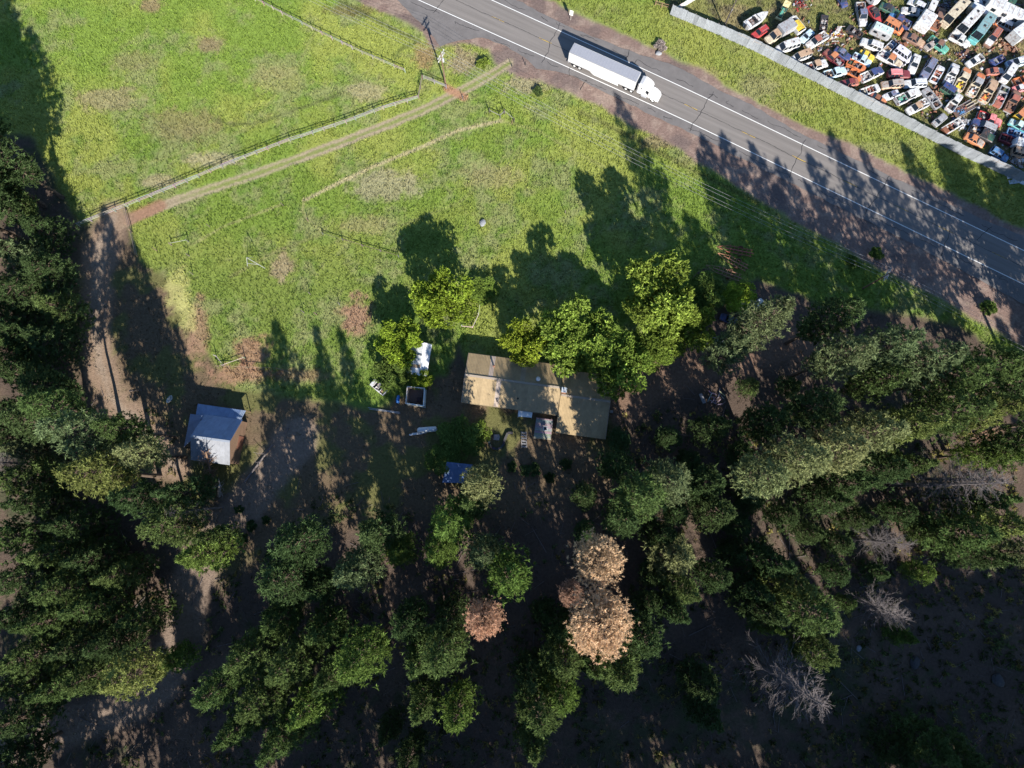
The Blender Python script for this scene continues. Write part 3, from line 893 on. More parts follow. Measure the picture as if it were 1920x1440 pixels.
round_prof = lambda t: (max(0., 1-t)**.62)*(.45 + .75*min(1, t*2.6))
cone_prof = lambda t: max(.06, (1-t)**.85)*(.8 + .2*min(1, t*5))
ball_prof = lambda t: math.sqrt(max(.05, 1-(2*t-.75)**2/1.6))
PROTO = {
    'P': [pine(11, 28, 4.6, .34, 92, round_prof, per=17), pine(12, 28, 4.4, .40, 84, round_prof, per=17), pine(13, 26, 4.8, .30, 96, round_prof, per=16),
          pine(14, 24, 4.2, .26, 84, cone_prof, per=17)],
    'F': [pine(21, 22, 4.2, .16, 90, cone_prof, per=16, size=.39), pine(22, 20, 4.4, .2, 84, round_prof, per=18, size=.39), pine(23, 20, 4.0, .14, 84, cone_prof, per=17, size=.39)],
    'B': [broad(31, 12, 6, .22, 26, 2700), broad(32, 14, 6.2, .25, 28, 2800), broad(33, 11, 5.6, .15, 24, 2500), broad(34, 18, 6.5, .18, 34, 3400)],
    'R': [pine(41, 24, 4.0, .68, 110, ball_prof, per=22, size=.30, width=.26, k=14), pine(42, 22, 3.8, .68, 100, ball_prof, per=21, size=.28, width=.26, k=14)],
    'S': [snag(51, 24, 5.0, .42, 130, M['deadwood'], 21), snag(52, 20, 4.4, .35, 80, M['deadwood'], 15, 2.0), snag(53, 22, 4.6, .30, 90, M['deadwood'], 15, -1.5)],
    'H': [broad(61, 2.2, 1.7, .05, 9, 420, size=.3), broad(62, 1.8, 1.9, .05, 10, 460, size=.28), broad(63, 2.6, 1.5, .05, 8, 380, size=.3)],
}
TONE = {
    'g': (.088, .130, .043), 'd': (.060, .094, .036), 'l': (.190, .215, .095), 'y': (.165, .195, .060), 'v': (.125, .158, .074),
    'b': (.215, .285, .036), 'c': (.175, .245, .046), 'n': (.108, .165, .040), 'r': (.58, .37, .25), 'p': (.62, .42, .265), 'q': (.38, .23, .17), 's': (.30, .27, .25), 'o': (.25, .22, .20),
}
NAME = {'P': 'pine_tree', 'F': 'conifer_tree', 'B': 'broadleaf_tree', 'R': 'dead_pine_tree', 'S': 'bare_dead_tree', 'H': 'shrub'}
CAT = {'P': 'pine tree', 'F': 'conifer', 'B': 'tree', 'R': 'dead tree', 'S': 'dead tree', 'H': 'shrub'}
ADJ = {'g': 'green', 'd': 'dark green', 'l': 'pale sunlit green', 'y': 'yellow green', 'v': 'grey green', 'b': 'bright green', 'c': 'leafy green', 'n': 'fresh green', 'r': 'rust brown', 'p': 'pale orange brown', 'q': 'dull brown', 's': 'grey', 'o': 'grey brown'}
NOUN = {'P': 'pine', 'F': 'conifer', 'B': 'broadleaf tree', 'R': 'dead needled pine', 'S': 'bare dead tree', 'H': 'shrub'}
TREES = []
def plant(kind, cx, cy, h, r, tone, label=None, group=None, frac=.66, z_at=None):
    """crown centre seen at survey pixel (cx,cy); h and r in metres"""
    z = h*frac if kind != 'H' else h*.5
    p = P(cx, cy, z)
    i = len(TREES)
    pr = PROTO[kind][(i*7 + int(cx)) % len(PROTO[kind])]
    rz = random.Random(i).uniform(0, 6.28)
    t = TONE[tone]; j = random.Random(i+500)
    f = j.uniform(.9, 1.12); hshift = j.uniform(.93, 1.07)
    c = (t[0]*f*hshift, t[1]*f, t[2]*f)
    if kind == 'H':
        root = link(NAME[kind], pr[1], None, c, loc=(p.x, p.y, -.05))
        root.rotation_euler = (0, 0, rz); root.scale = (r/pr[3], r/pr[3], h/pr[2])
    else:
        root = empty(NAME[kind], (p.x, p.y, -.05), rz, (r/pr[3], r/pr[3], h/pr[2]))
        link('trunk', pr[0], root)
        link('branches' if kind == 'S' else 'crown', pr[1], root, c)
    tag(root, label, CAT[kind], group)
    TREES.append((root, kind, tone, cx, cy))
    return root

ORD = ['leftmost', 'second from left', 'third from left', 'fourth from left', 'fifth from left', 'sixth from left', 'seventh from left', 'eighth from left', 'ninth from left', 'tenth from left']
def stand(place, group, rows):
    """a stand of trees; every label names its rank in the stand"""
    rows = sorted(rows, key=lambda q: q[1])
    for n, q in enumerate(rows):
        kind, cx, cy, h, r, tone = q[:6]
        if len(q) > 6: lab = q[6]
        else:
            rank = ORD[n] if n < len(rows)-1 or n == 0 else 'rightmost'
            if len(rows) == 1: lab = f'{ADJ[tone]} {NOUN[kind]} {place}'
            else: lab = f'{ADJ[tone]} {NOUN[kind]}, {rank} {place}'
        plant(kind, cx, cy, h, r, tone, lab, group)

# stands, from the left of the photograph to the right
stand('at the left edge by the field corner', 'trees along the left edge', [
    ('F',-45,330,17,5.5,'d'),('F',15,372,13,4.6,'g'),('F',72,428,13,5,'d'),('F',18,470,15,5.4,'v'),('F',84,505,14,5,'d')])
stand('at the left edge by the dirt track', 'trees along the left edge', [
    ('F',30,545,15,5.2,'d'),('F',98,572,13,5,'g'),('F',15,625,16,5.5,'d'),('F',82,636,14,5,'d'),('F',-30,580,18,5.5,'d')])
stand('at the left edge level with the barn', 'trees along the left edge', [
    ('F',30,700,17,5,'d'),('F',85,725,16,5,'d'),('F',20,770,18,5,'d'),('P',70,790,22,4.5,'d'),('S',20,868,16,4.2,'s','bare grey dead tree among green crowns on the left edge'),('F',45,845,17,4.2,'v'),('F',2,655,15,5,'g'),('F',0,815,17,5,'d'),('F',45,900,18,4.8,'g')])
stand('between left edge and barn', 'pines beside the barn', [
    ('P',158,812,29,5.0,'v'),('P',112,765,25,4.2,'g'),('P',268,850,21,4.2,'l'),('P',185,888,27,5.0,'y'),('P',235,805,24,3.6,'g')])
stand('below the barn around the pale snag', 'conifers below the barn', [
    ('F',262,935,22.5,4.39,'d'),('F',315,985,21.2,4.96,'g'),('F',372,1040,18.8,5.15,'n'),('F',330,925,20.0,4.0,'d'),('F',392,1010,16.2,3.24,'g')])
plant('S', 362, 955, 17, 3.3, 's', 'pale bare snag poking out of the green crowns below the barn')
stand('in the lower left forest, upper half', 'trees of the lower left forest', [
    ('F',60,945,19.0,4.5,'d'),('F',130,985,18.0,4.32,'d'),('F',25,1010,21.0,4.5,'g'),('F',95,1040,20.0,4.5,'g'),('F',165,1050,18.0,4.14,'d'),('F',215,1080,17.0,4.14,'g'),('F',45,1085,20.0,4.5,'d'),('F',120,1105,20.0,4.32,'g')])
stand('in the lower left forest, lower half', 'trees of the lower left forest', [
    ('F',15,1160,20.0,4.4,'d'),('F',85,1165,20.0,4.4,'g'),('F',165,1140,19.0,4.4,'g'),('F',262,1158,17.0,4.05,'g'),('F',140,1215,19.0,4.4,'d'),('F',210,1205,18.0,4.05,'d'),('F',60,1230,20.0,4.4,'g'),('F',20,1285,19.0,4.4,'g'),('F',105,1290,18.0,4.4,'g'),('F',172,1268,18.0,4.05,'g')])
plant('P', 250, 1262, 22, 4.6, 'y', 'yellow green sunlit pine beside the bend of the lower left dirt path')
plant('F', 322, 1240, 11, 3.4, 'n', 'small dark conifer at the bend of the lower left dirt path')
stand('at the bottom edge left of the path', 'trees of the bottom edge', [('F',40,1345,18,4.8,'d'),('F',20,1425,17,5,'d')])
stand('in the upper clump right of the path', 'trees right of the lower path', [
    ('P',560,1020,25,5.2,'d'),('P',660,1072,27.0,4.66,'v'),('F',590,1105,18.4,4.29,'d'),('P',705,1000,23,5.0,'d'),('F',525,1160,16.6,4.48,'g'),('F',600,1185,18.4,4.48,'g'),('F',745,1035,15.7,3.92,'n'),('P',535,1085,25,5.0,'d')])
stand('in the lower clump right of the path', 'trees right of the lower path', [
    ('F',470,1225,22.3,4.56,'g'),('F',545,1245,23.6,4.56,'g'),('P',680,1225,29.8,4.92,'n'),('F',412,1290,21.2,4.38,'g'),('F',490,1310,22.3,4.56,'g'),('F',575,1330,22.3,4.56,'n'),('F',620,1270,23.6,4.2,'g'),('F',440,1370,19.9,4.2,'g'),('F',520,1395,21.2,4.38,'g')])
stand('left of the small brown dead pine', 'trees left of the brown pine', [
    ('F',765,1165,23.1,4.0,'d'),('P',830,1215,28.2,4.77,'g'),('F',785,1240,23.1,4.19,'g'),('F',790,1325,20.5,4.19,'g'),('F',858,1330,21.8,4.19,'n'),('F',840,1160,21.8,3.82,'d'),('F',725,1375,14.2,2.86,'d'),('F',770,1415,18.0,3.44,'d')])
stand('below the small blue shed', 'trees below the small shed', [
    ('F',840,985,26.2,5.3,'n'),('F',880,945,20.0,4.24,'g'),('F',955,1080,23.8,5.3,'n'),('F',905,1035,21.2,4.24,'v'),('F',820,1035,22.5,4.24,'n')])
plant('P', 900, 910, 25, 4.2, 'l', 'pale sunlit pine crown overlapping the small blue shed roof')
plant('R', 1120, 1050, 26, 4.1, 'p', 'rust orange dead pine with a round crown, upper of the big pair', frac=.83)
plant('R', 1126, 1168, 28, 4.9, 'p', 'largest pale orange dead pine, lower of the big pair', frac=.83)
plant('R', 908, 1158, 25, 3.0, 'r', 'small rust pink dead pine standing alone left of the big pair', frac=.83)
plant('R', 1068, 1108, 15, 2.2, 'q', 'slim dull brown dead pine tucked between the two big orange ones')
stand('below the big orange dead pines', 'trees below the orange pines', [
    ('F',1055,1232,22.5,5.09,'g'),('F',1110,1245,20.0,4.24,'g'),('P',1165,1255,25.0,5.3,'g'),('F',1205,1195,21.2,4.66,'d'),('F',1050,1180,20.0,3.82,'d'),('F',1010,1325,23.8,5.3,'g'),('F',1050,1295,21.2,4.45,'n'),('F',995,1270,20.0,3.82,'d'),('F',1000,1395,20.0,4.24,'g')])
stand('below the house\'s right end', 'trees below the house', [
    ('P',1200,930,25.3,5.4,'g'),('P',1250,905,25.3,4.8,'v'),('F',1155,870,17.2,4,'d'),('F',1175,975,20.7,4.4,'d'),('F',1330,905,19.5,4.8,'d'),('F',1165,825,9.2,3,'d'),('F',1255,820,10.3,3,'d'),('F',1100,930,13.8,3.2,'d')])
plant('P', 1267, 1042, 24, 4.8, 'l', 'pale sunlit pine crown standing alone right of the orange dead pines')
stand('right of the orange dead pines', 'trees in the lower middle', [
    ('F',1285,1108,22.1,3.8,'g'),('F',1350,960,19.5,4.4,'d'),('F',1340,1080,19.5,3.4,'d'),('F',1270,1150,19.5,3.2,'d'),('F',1315,1280,18.2,4.2,'d'),('F',1330,1345,16.9,3.8,'d'),('F',1240,1000,19.5,3.4,'d')])
stand('above the large bare dead tree', 'trees above the bare tree', [
    ('F',1450,1055,22.5,4.6,'d'),('F',1485,1095,22.5,4.8,'y'),('P',1515,1145,25.0,5,'g'),('F',1440,1150,21.2,3.8,'d'),('F',1530,1220,17.5,4.2,'g'),('F',1420,1110,18.8,3.6,'d'),('F',1445,1175,15.0,2.6,'n')])
plant('S', 1460, 1272, 22, 8.2, 'o', 'large spreading bare grey tree in the lower right')
plant('S', 1655, 1018, 16, 4.6, 's', 'white bleached dead tree with curved limbs')
plant('S', 1672, 1140, 17, 4.8, 'o', 'bare grey dead tree below the bleached one')
plant('S', 1785, 908, 24, 7.0, 'o', 'broad grey brown bare tree near the right edge')
plant('S', 1835, 895, 22, 5.0, 'o', 'second grey brown bare tree against the broad one on the right')
stand('in the lower right clearing', 'small trees of the clearing', [
    ('F',1728,1072,10,3.0,'n'),('F',1700,1195,9,2.6,'n'),('F',1650,1075,8,2.6,'d'),('F',1590,1130,7,2.2,'g')])
stand('at the right edge below the bare trees', 'trees on the right edge', [
    ('F',1805,1000,22.5,4.8,'g'),('P',1870,985,25.0,5,'y'),('F',1850,935,21.2,4.2,'g'),('F',1905,1035,22.5,4.6,'v'),('F',1845,1045,20.0,3.8,'d')])
stand('at the bottom edge, far right', 'trees of the bottom edge', [('F',1755,1405,15,5.2,'g'),('F',1820,1430,14,4.4,'g'),('F',1690,1420,12,3.6,'d')])
plant('P', 1424, 606, 34, 4.8, 'v', 'very tall grey green pine leaning right of the rusty farm machinery')
plant('P', 1372, 652, 22, 4.6, 'v', 'grey green pine in front of the very tall one, by the white car')
plant('P', 1560, 598, 27, 4.8, 'd', 'dark green pine left of the power pole')
stand('in the group below the power pole', 'tall pines on the right', [
    ('P',1575,668,29,4.8,'v'),('P',1650,656,31,4.8,'v'),('P',1722,682,31,5,'v'),('P',1775,706,30,5,'g'),('P',1640,715,26,4,'g'),('P',1850,690,30,5,'g')])
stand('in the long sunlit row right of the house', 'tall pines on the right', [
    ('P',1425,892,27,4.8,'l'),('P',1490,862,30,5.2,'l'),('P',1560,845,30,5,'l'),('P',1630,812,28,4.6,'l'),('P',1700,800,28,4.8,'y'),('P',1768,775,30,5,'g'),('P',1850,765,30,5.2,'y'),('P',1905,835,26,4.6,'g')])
stand('just below the long sunlit row', 'tall pines on the right', [
    ('F',1600,905,21.6,4.6,'d'),('F',1655,880,20.4,4.2,'d'),('F',1560,940,18.0,4,'d'),('F',1710,870,19.2,4,'g'),('F',1860,850,20.4,3.8,'n')])
stand('in the dark thicket below the long row', 'dark young conifers of the thicket', [
    ('F',1385,985,11,3.3,'d'),('F',1415,940,12,3.2,'d'),('F',1470,965,13,3.4,'d'),('F',1525,1000,12,3.2,'d'),('F',1575,1020,11,3.2,'d'),('F',1620,975,12,3.2,'d'),('F',1690,960,12,3.4,'d'),('F',1740,1000,12,3.4,'g'),('F',1570,1075,10,3,'d')])
stand('in the gloom between house and thicket', 'dark young conifers of the thicket', [
    ('F',1390,850,10,3.2,'d'),('F',1300,920,13,3.6,'d'),('F',1270,960,12,3.2,'d'),('F',1380,1040,12,3.2,'d'),('F',1230,1080,12,3,'d'),('F',1215,1130,12,3,'d'),('F',1100,1000,10,2.8,'d'),('F',1020,1150,12,2.8,'d')])
stand('on the dirt right of the house', 'young conifers by the dirt', [
    ('F',1410,722,8,2.6,'g'),('F',1488,722,8,2.8,'d'),('F',1345,800,18,4.0,'d'),('P',1525,765,25,4.6,'d'),('F',1440,790,22,4.4,'d'),('F',1300,865,9,3,'d')])
# broadleaf trees round the house
plant('B', 830, 560, 12, 6.2, 'b', 'round bright green tree beside the fenced garden')
plant('B', 748, 640, 8.5, 4.8, 'b', 'bright green tree hanging over the white metal shed roof')
plant('B', 735, 695, 5, 4.0, 'n', 'low bright bush between the white wreck and the white shed')
plant('B', 790, 712, 4, 2.2, 'b', 'small bright bush at the foot of the white shed roof')
plant('B', 985, 642, 10.5, 4.8, 'b', 'yellow green tree overhanging the left half of the house roof')
plant('B', 1080, 628, 14.5, 7.4, 'c', 'big leafy tree crowding the middle of the house roof')
plant('B', 1160, 682, 13, 6.2, 'c', 'leafy tree covering the right end of the house roof')
plant('B', 1240, 548, 19, 7.4, 'c', 'tallest leafy tree standing up behind the house on the right')
plant('B', 1285, 615, 14, 5.6, 'c', 'leafy tree beside the dirt drive, right of the house')
plant('B', 1215, 655, 10, 5.0, 'c', 'lower leafy tree between the tallest one and the house')
plant('B', 1385, 556, 4.5, 4.0, 'b', 'low bright bush below the rusty farm machinery')
plant('B', 1325, 545, 4.5, 4.0, 'n', 'low dark bush left of the rusty farm machinery')
plant('B', 862, 820, 4.0, 4.4, 'n', 'dense dark bush between the propane tank and the house')
plant('B', 832, 858, 3.6, 3.6, 'n', 'dense dark bush above the small blue shed')
plant('B', 895, 815, 3.4, 2.8, 'c', 'leafy bush nearest the house steps')
plant('B', 905, 545, 2.6, 3.2, 'c', 'low green bush above the small crate coop')
# out of frame: the forest goes on to the south and to the sides and shades the foreground
def behind(place, rows):
    for n, (kind, X, Y, h, r, tone) in enumerate(rows):
        i = len(TREES)
        pr = PROTO[kind][i % len(PROTO[kind])]
        root = empty(NAME[kind], (X, Y, -.05), i*1.3, (r/pr[3], r/pr[3], h/pr[2]))
        link('trunk', pr[0], root); link('crown', pr[1], root, TONE[tone])
        tag(root, f'{ADJ[tone]} {NOUN[kind]} of the forest beyond {place}', CAT[kind], 'forest beyond ' + place)
        TREES.append((root, kind, tone, 0, 0))
rr = random.Random(5)
rows = []
for row, (y0, lo, hi) in enumerate(((-60, 20, 27), (-68, 26, 32), (-77, 30, 37), (-86, 32, 38))):
    x = -112.0
    while x < 128:
        if not (row > 2 and x < 0) and not (x < -25 and rr.random() < .12): rows.append(('P', x + rr.uniform(-1.5, 1.5), y0 + rr.uniform(-3, 3), rr.uniform(lo, hi)*(1.22 if x > 22 and row else 1.0), rr.uniform(4.6, 5.8), 'd'))
        x += rr.uniform(5.6, 7.6)
behind('the bottom edge', rows)
behind('the right edge', [('P', *P(x, y)[:2], h, 5.2, 'd') for x, y, h in ((1775,742,34),(1835,765,33),(1880,800,31),(1973,697,30),(1935,650,26),(2011,775,34),(1905,720,31),(1940,600,22),(2060,740,31))] + [('P', 116 + rr.uniform(0, 20), -62 + 5*i + rr.uniform(-3, 3), rr.uniform(26, 34), rr.uniform(4.6, 5.6), 'd') for i in range(20)])
behind('the left edge', [('P', x, y, h, 5.2, 'd') for x, y, h in ((-100.5,60,31),(-98,53,30),(-103,66,29),(-101,46,30),(-106,72,28),(-97,62,24),(-104,52,31))] + [('P', -108 - rr.uniform(0, 14), 66 - 4.2*i + rr.uniform(-2, 2), rr.uniform(24, 31), rr.uniform(4.6, 5.6), 'd') for i in range(30)])

# shrubs that stand apart
SHR = [(1238,87,1.0,1.5,'o','round grey brush on the green verge beside the truck'),
       (905,118,1.4,1.5,'c','green shrub at the track mouth'),
       (1008,172,1.0,1.2,'g','small green shrub at the start of the power line'),(1642,475,1.3,1.5,'n','round green bush on the near road shoulder'),
       (1855,578,1.4,1.8,'n','green bush beside the road under the wires'),(1600,490,1.4,1.5,'n','green bush just above the right power pole')]
for s in SHR:
    plant('H', s[0], s[1], s[2], s[3], s[4], s[5], 'separate roadside shrubs')
for n, (x, y) in enumerate(((960,875),(985,882),(1003,880),(1030,895),(1062,870))):
    plant('H', x, y, 1.1 + .1*n % .4, 1.1 + .1*(n % 3), 'd', f'low dark shrub, {ORD[n]} of five below the deck', 'low dark shrubs below the deck')
for n, (x, y) in enumerate(((448,955),(456,1010),(472,985),(500,975),(508,1040))):
    plant('H', x, y, .9 + .1*(n % 3), .9 + .12*(n % 3), 'd', f'low dark shrub, {ORD[n]} of five on bare ground below the logs', 'low dark shrubs on bare ground')

# ------------------------------------------------------------------ grass and undergrowth (nobody could count it)
def scatter(n, box, want, hrange, k, wid, seed, jit, boost):
    g = np.random.default_rng(seed)
    x = g.uniform(box[0], box[1], n); y = g.uniform(box[2], box[3], n)
    c, gr, px, py = ground_rgb(x, y)
    keep = want(g, gr, px, py)
    x, y, c = x[keep], y[keep], c[keep]
    n = len(x)
    h = g.uniform(*hrange, n)
    C = np.stack([x, y, np.full(n, -.05)], 1)
    d = unit(g.normal(size=(n, k, 3))*np.array([.55, .55, .1]) + np.array([.18, .1, .9]))
    a = unit(np.cross(d, g.normal(size=(n, k, 3))))
    L = h[:, None, None]*g.uniform(.7, 1.2, (n, k, 1))
    base = C[:, None, :] + g.normal(size=(n, k, 3))*np.array([.16, .16, 0])
    W = L*wid
    V = np.stack([base-a*W/2, base+a*W/2, base+d*L], 2).reshape(-1, 3)
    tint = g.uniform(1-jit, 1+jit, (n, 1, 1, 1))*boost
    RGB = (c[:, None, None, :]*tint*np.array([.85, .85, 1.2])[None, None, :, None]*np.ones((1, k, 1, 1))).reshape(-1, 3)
    return V, np.arange(len(V)).reshape(-1, 3), RGB
asd = lambda px, py: poly_sd(px, py, SHOULDER)
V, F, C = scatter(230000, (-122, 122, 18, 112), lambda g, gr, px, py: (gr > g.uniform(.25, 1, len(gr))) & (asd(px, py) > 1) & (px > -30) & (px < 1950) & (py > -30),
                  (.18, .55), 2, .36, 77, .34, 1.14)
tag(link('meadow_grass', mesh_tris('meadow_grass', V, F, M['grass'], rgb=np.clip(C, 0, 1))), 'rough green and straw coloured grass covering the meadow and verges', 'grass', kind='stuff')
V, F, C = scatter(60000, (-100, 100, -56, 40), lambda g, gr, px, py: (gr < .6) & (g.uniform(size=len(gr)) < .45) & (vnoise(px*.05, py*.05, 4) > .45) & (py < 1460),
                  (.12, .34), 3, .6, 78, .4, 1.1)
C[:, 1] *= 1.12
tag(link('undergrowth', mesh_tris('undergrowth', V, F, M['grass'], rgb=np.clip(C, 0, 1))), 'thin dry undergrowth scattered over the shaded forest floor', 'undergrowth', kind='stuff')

g = np.random.default_rng(91)
bx, by = g.uniform(-95, 100, 6500), g.uniform(-52, 16, 6500)
bpx, bpy_ = to_px(bx, by)
keep = (vnoise(bpx*.02, bpy_*.02, 8) > .5) | (bpx > 1500)
keep &= (line_d(bpx, bpy_, LOWPATH) > 45) & ~((bpx > 330) & (bpx < 1150) & (bpy_ < 930))
bx, by = bx[keep], by[keep]
n = len(bx); rad = g.uniform(.2, .62, n)*g.uniform(.8, 1.5, n)
C_ = np.repeat(np.stack([bx, by, rad*.35], 1), 7, 0) + g.normal(size=(n*7, 3))*np.repeat(rad, 7)[:, None]*np.array([.5, .5, .25])
D_ = unit(g.normal(size=(n*7, 3)) + np.array([0, 0, .8]))
Vb, Fb, Tb = blades(C_, D_, np.repeat(rad, 7)*.7, 6, .45, g=g, tint=np.repeat(g.uniform(.5, 1.5, n), 7))
hue = np.repeat(np.where(g.uniform(size=n) < .3, 1, 0), 7*6*3)[:, None]
RGBb = (np.array([.085, .115, .045])*(1-hue) + np.array([.23, .20, .07])*hue)*Tb[:, None]
tag(link('low_brush', mesh_tris('low_brush', Vb, Fb, M['grass'], rgb=RGBb)), 'low dark and yellowish brush dotted over the forest floor', 'brush', kind='stuff')

lit = MB(); rl = random.Random(17)
for i in range(900):
    x, y = rl.uniform(-95, 98), rl.uniform(-52, 20)
    qx, qy = to_px(x, y)
    if 330 < qx < 1160 and qy < 900: continue
    a = rl.uniform(0, 6.28); L_ = rl.uniform(.6, 3.2)*(1.8 if rl.random() < .08 else 1); r_ = .02 + .018*L_
    lit.tube((x, y, .02), (x + math.cos(a)*L_, y + math.sin(a)*L_, rl.uniform(.03, .25)), r_, r_*.5, 4)
tag(lit.build('fallen_sticks', M['deadwood']), 'grey fallen sticks and limbs littering the forest floor', 'sticks', kind='stuff')
# ------------------------------------------------------------------ wrecked vehicles of the scrap yard
def ring8(x, w, z0, z1, k=.12, kb=.08):
    return [(x,-w+kb,z0),(x,w-kb,z0),(x,w,z0+kb*1.5),(x,w,z1-k),(x,w*.88,z1),(x,-w*.88,z1),(x,-w,z1-k),(x,-w,z0+kb*1.5)]

def pane(a, b, c, d, ins=.12, t=.02):
    """glass slab inset in the quad a b c d, just proud of it"""
    q = [Vector(p) for p in (a, b, c, d)]
    m = sum(q, Vector((0,0,0)))/4
    q = [p.lerp(m, ins) for p in q]
    n = (q[1]-q[0]).cross(q[3]-q[0]).normalized()
    return MB().slab([p + n*.012 for p in q], t)

def wheels(parts, xs, y, r=.34, w=.22):
    for x in xs:
        for s in (-1, 1):
            parts.append(('wheel', MB().tube((x,s*y,r),(x,s*(y-w),r),r,n=10), 'tyre'))

def cabin(parts, bx0, bx1, by, z0, tx0, tx1, ty, z1, role='body', sides=2):
    parts.append(('cabin', MB().frus(bx0,bx1,-by,by,z0,tx0,tx1,-ty,ty,z1), role))
    parts.append(('roof', MB().loft([ring8(tx0-.04,ty+.02,z1-.02,z1+.035,.02,.01), ring8((tx0+tx1)/2,ty+.05,z1-.02,z1+.06,.02,.01), ring8(tx1+.06,ty+.0,z1-.02,z1+.03,.02,.01)]), 'roof'))
    parts.append(('windshield', pane((bx1,-by,z0),(bx1,by,z0),(tx1,ty,z1),(tx1,-ty,z1), .09), 'glass'))
    parts.append(('rear_window', pane((bx0,by,z0),(bx0,-by,z0),(tx0,-ty,z1),(tx0,ty,z1), .14), 'glass'))
    for s in (-1, 1):
        for i in range(sides):
            f0, f1 = i/sides, (i+1)/sides
            lx = lambda f: bx0 + (bx1-bx0)*f; ux = lambda f: tx0 + (tx1-tx0)*f
            q = [(lx(f0),s*by,z0),(lx(f1),s*by,z0),(ux(f1),s*ty,z1),(ux(f0),s*ty,z1)]
            if s > 0: q = q[::-1]
            parts.append(('side_window', pane(*q, .16), 'glass'))

def lights(parts, x, y, z, xr):
    for s in (-1, 1):
        parts.append(('headlight', MB().box(x-.04,x+.02,s*y-.13,s*y+.13,z-.07,z+.07), 'chrome'))
        parts.append(('tail_light', MB().box(xr-.02,xr+.03,s*y-.10,s*y+.10,z-.05,z+.1), 'tail'))

def k_sedan():
    p = []
    p.append(('body', MB().loft([ring8(-2.32,.72,.38,.82), ring8(-2.1,.86,.30,.93), ring8(-1.2,.9,.24,.95), ring8(.7,.9,.24,.95), ring8(1.7,.88,.26,.88), ring8(2.15,.8,.3,.78), ring8(2.32,.64,.38,.66)]), 'body'))
    p.append(('hood', MB().loft([ring8(.82,.74,.93,.965,.02,.02), ring8(1.6,.72,.88,.915,.02,.02), ring8(2.1,.62,.77,.81,.02,.02)]), 'hood'))
    p.append(('trunk_lid', MB().box(-2.15,-1.5,-.7,.7,.93,.965), 'body'))
    cabin(p, -1.5,.86,.80,.92,-.92,.18,.62,1.40)
    wheels(p, (-1.4, 1.42), .92); lights(p, 2.24, .55, .62, -2.3)
    return p
def k_wagon():
    p = []
    p.append(('body', MB().loft([ring8(-2.35,.8,.4,.95), ring8(-2.2,.9,.32,1.02), ring8(.7,.93,.3,1.03), ring8(1.8,.92,.32,.98), ring8(2.2,.84,.36,.9), ring8(2.34,.7,.42,.78)]), 'body'))
    p.append(('hood', MB().loft([ring8(.85,.78,1.0,1.05,.02,.02), ring8(1.7,.76,.97,1.01,.02,.02), ring8(2.15,.68,.88,.92,.02,.02)]), 'hood'))
    cabin(p, -2.25,.86,.84,1.0,-2.02,.22,.68,1.62, sides=3)
    for y in (-.5, .5): p.append(('roof_rail', MB().box(-1.8,0,y-.03,y+.03,1.68,1.72), 'chrome'))
    wheels(p, (-1.42, 1.45), .95, .36); lights(p, 2.27, .6, .72, -2.33)
    return p
def k_van():
    p = []
    p.append(('body', MB().loft([ring8(-2.6,.9,.4,1.2), ring8(-2.5,.97,.32,1.2), ring8(1.7,.97,.32,1.2), ring8(2.3,.94,.34,1.08), ring8(2.58,.82,.4,.95)]), 'body'))
    p.append(('hood', MB().loft([ring8(1.75,.8,1.15,1.21,.02,.02), ring8(2.45,.72,1.0,1.06,.02,.02)]), 'hood'))
    cabin(p, -2.55,1.85,.94,1.18,-2.45,1.12,.80,2.05, sides=4)
    p.append(('roof_vent', MB().box(-1.2,-.9,-.15,.15,2.08,2.16), 'dark'))
    wheels(p, (-1.6, 1.65), .98, .37); lights(p, 2.5, .66, .78, -2.6)
    return p
def k_step():
    p = []
    p.append(('body', MB().loft([ring8(-3.3,1.05,.5,1.4), ring8(-3.2,1.13,.42,1.4), ring8(2.5,1.13,.42,1.4), ring8(3.2,1.08,.45,1.32), ring8(3.35,.95,.5,1.2)]), 'body'))
    p.append(('hood', MB().box(2.75,3.28,-.9,.9,1.30,1.38), 'hood'))
    cabin(p, -3.25,2.75,1.10,1.38,-3.15,2.3,1.02,2.75, sides=5)
    for s in (-.45, .45): p.append(('windshield_pane', MB().slab([(2.79,s-.4,1.55),(2.79,s+.4,1.55),(2.46,s+.38,2.55),(2.46,s-.38,2.55)], .02), 'glass'))
    for x in (-2.0, .4): p.append(('roof_hatch', MB().box(x-.25,x+.25,-.25,.25,2.79,2.86), 'dark'))
    wheels(p, (-2.0, 2.1), 1.1, .42, .26); lights(p, 3.27, .75, .9, -3.28)
    return p
def bed(p, x0, x1, w, z0, z1, gate=True):
    p.append(('bed_floor', MB().box(x0,x1,-w+.08,w-.08,z0-.06,z0), 'bed'))
    for s in (-1, 1):
        p.append(('bed_side', MB().box(x0,x1,s*w-.07,s*w+.07,.45,z1).box(x0+.55,x0+1.35,s*(w-.13)-.16,s*(w-.13)+.16,z0,z0+.26), 'body'))
    p.append(('bed_front', MB().box(x1-.06,x1,-w+.07,w-.07,z0,z1), 'body'))
    if gate: p.append(('tailgate', MB().box(x0-.07,x0,-w+.05,w-.05,.55,z1), 'gate'))
    p.append(('rear_bumper', MB().box(x0-.24,x0-.1,-w+.1,w-.1,.42,.6), 'chrome'))
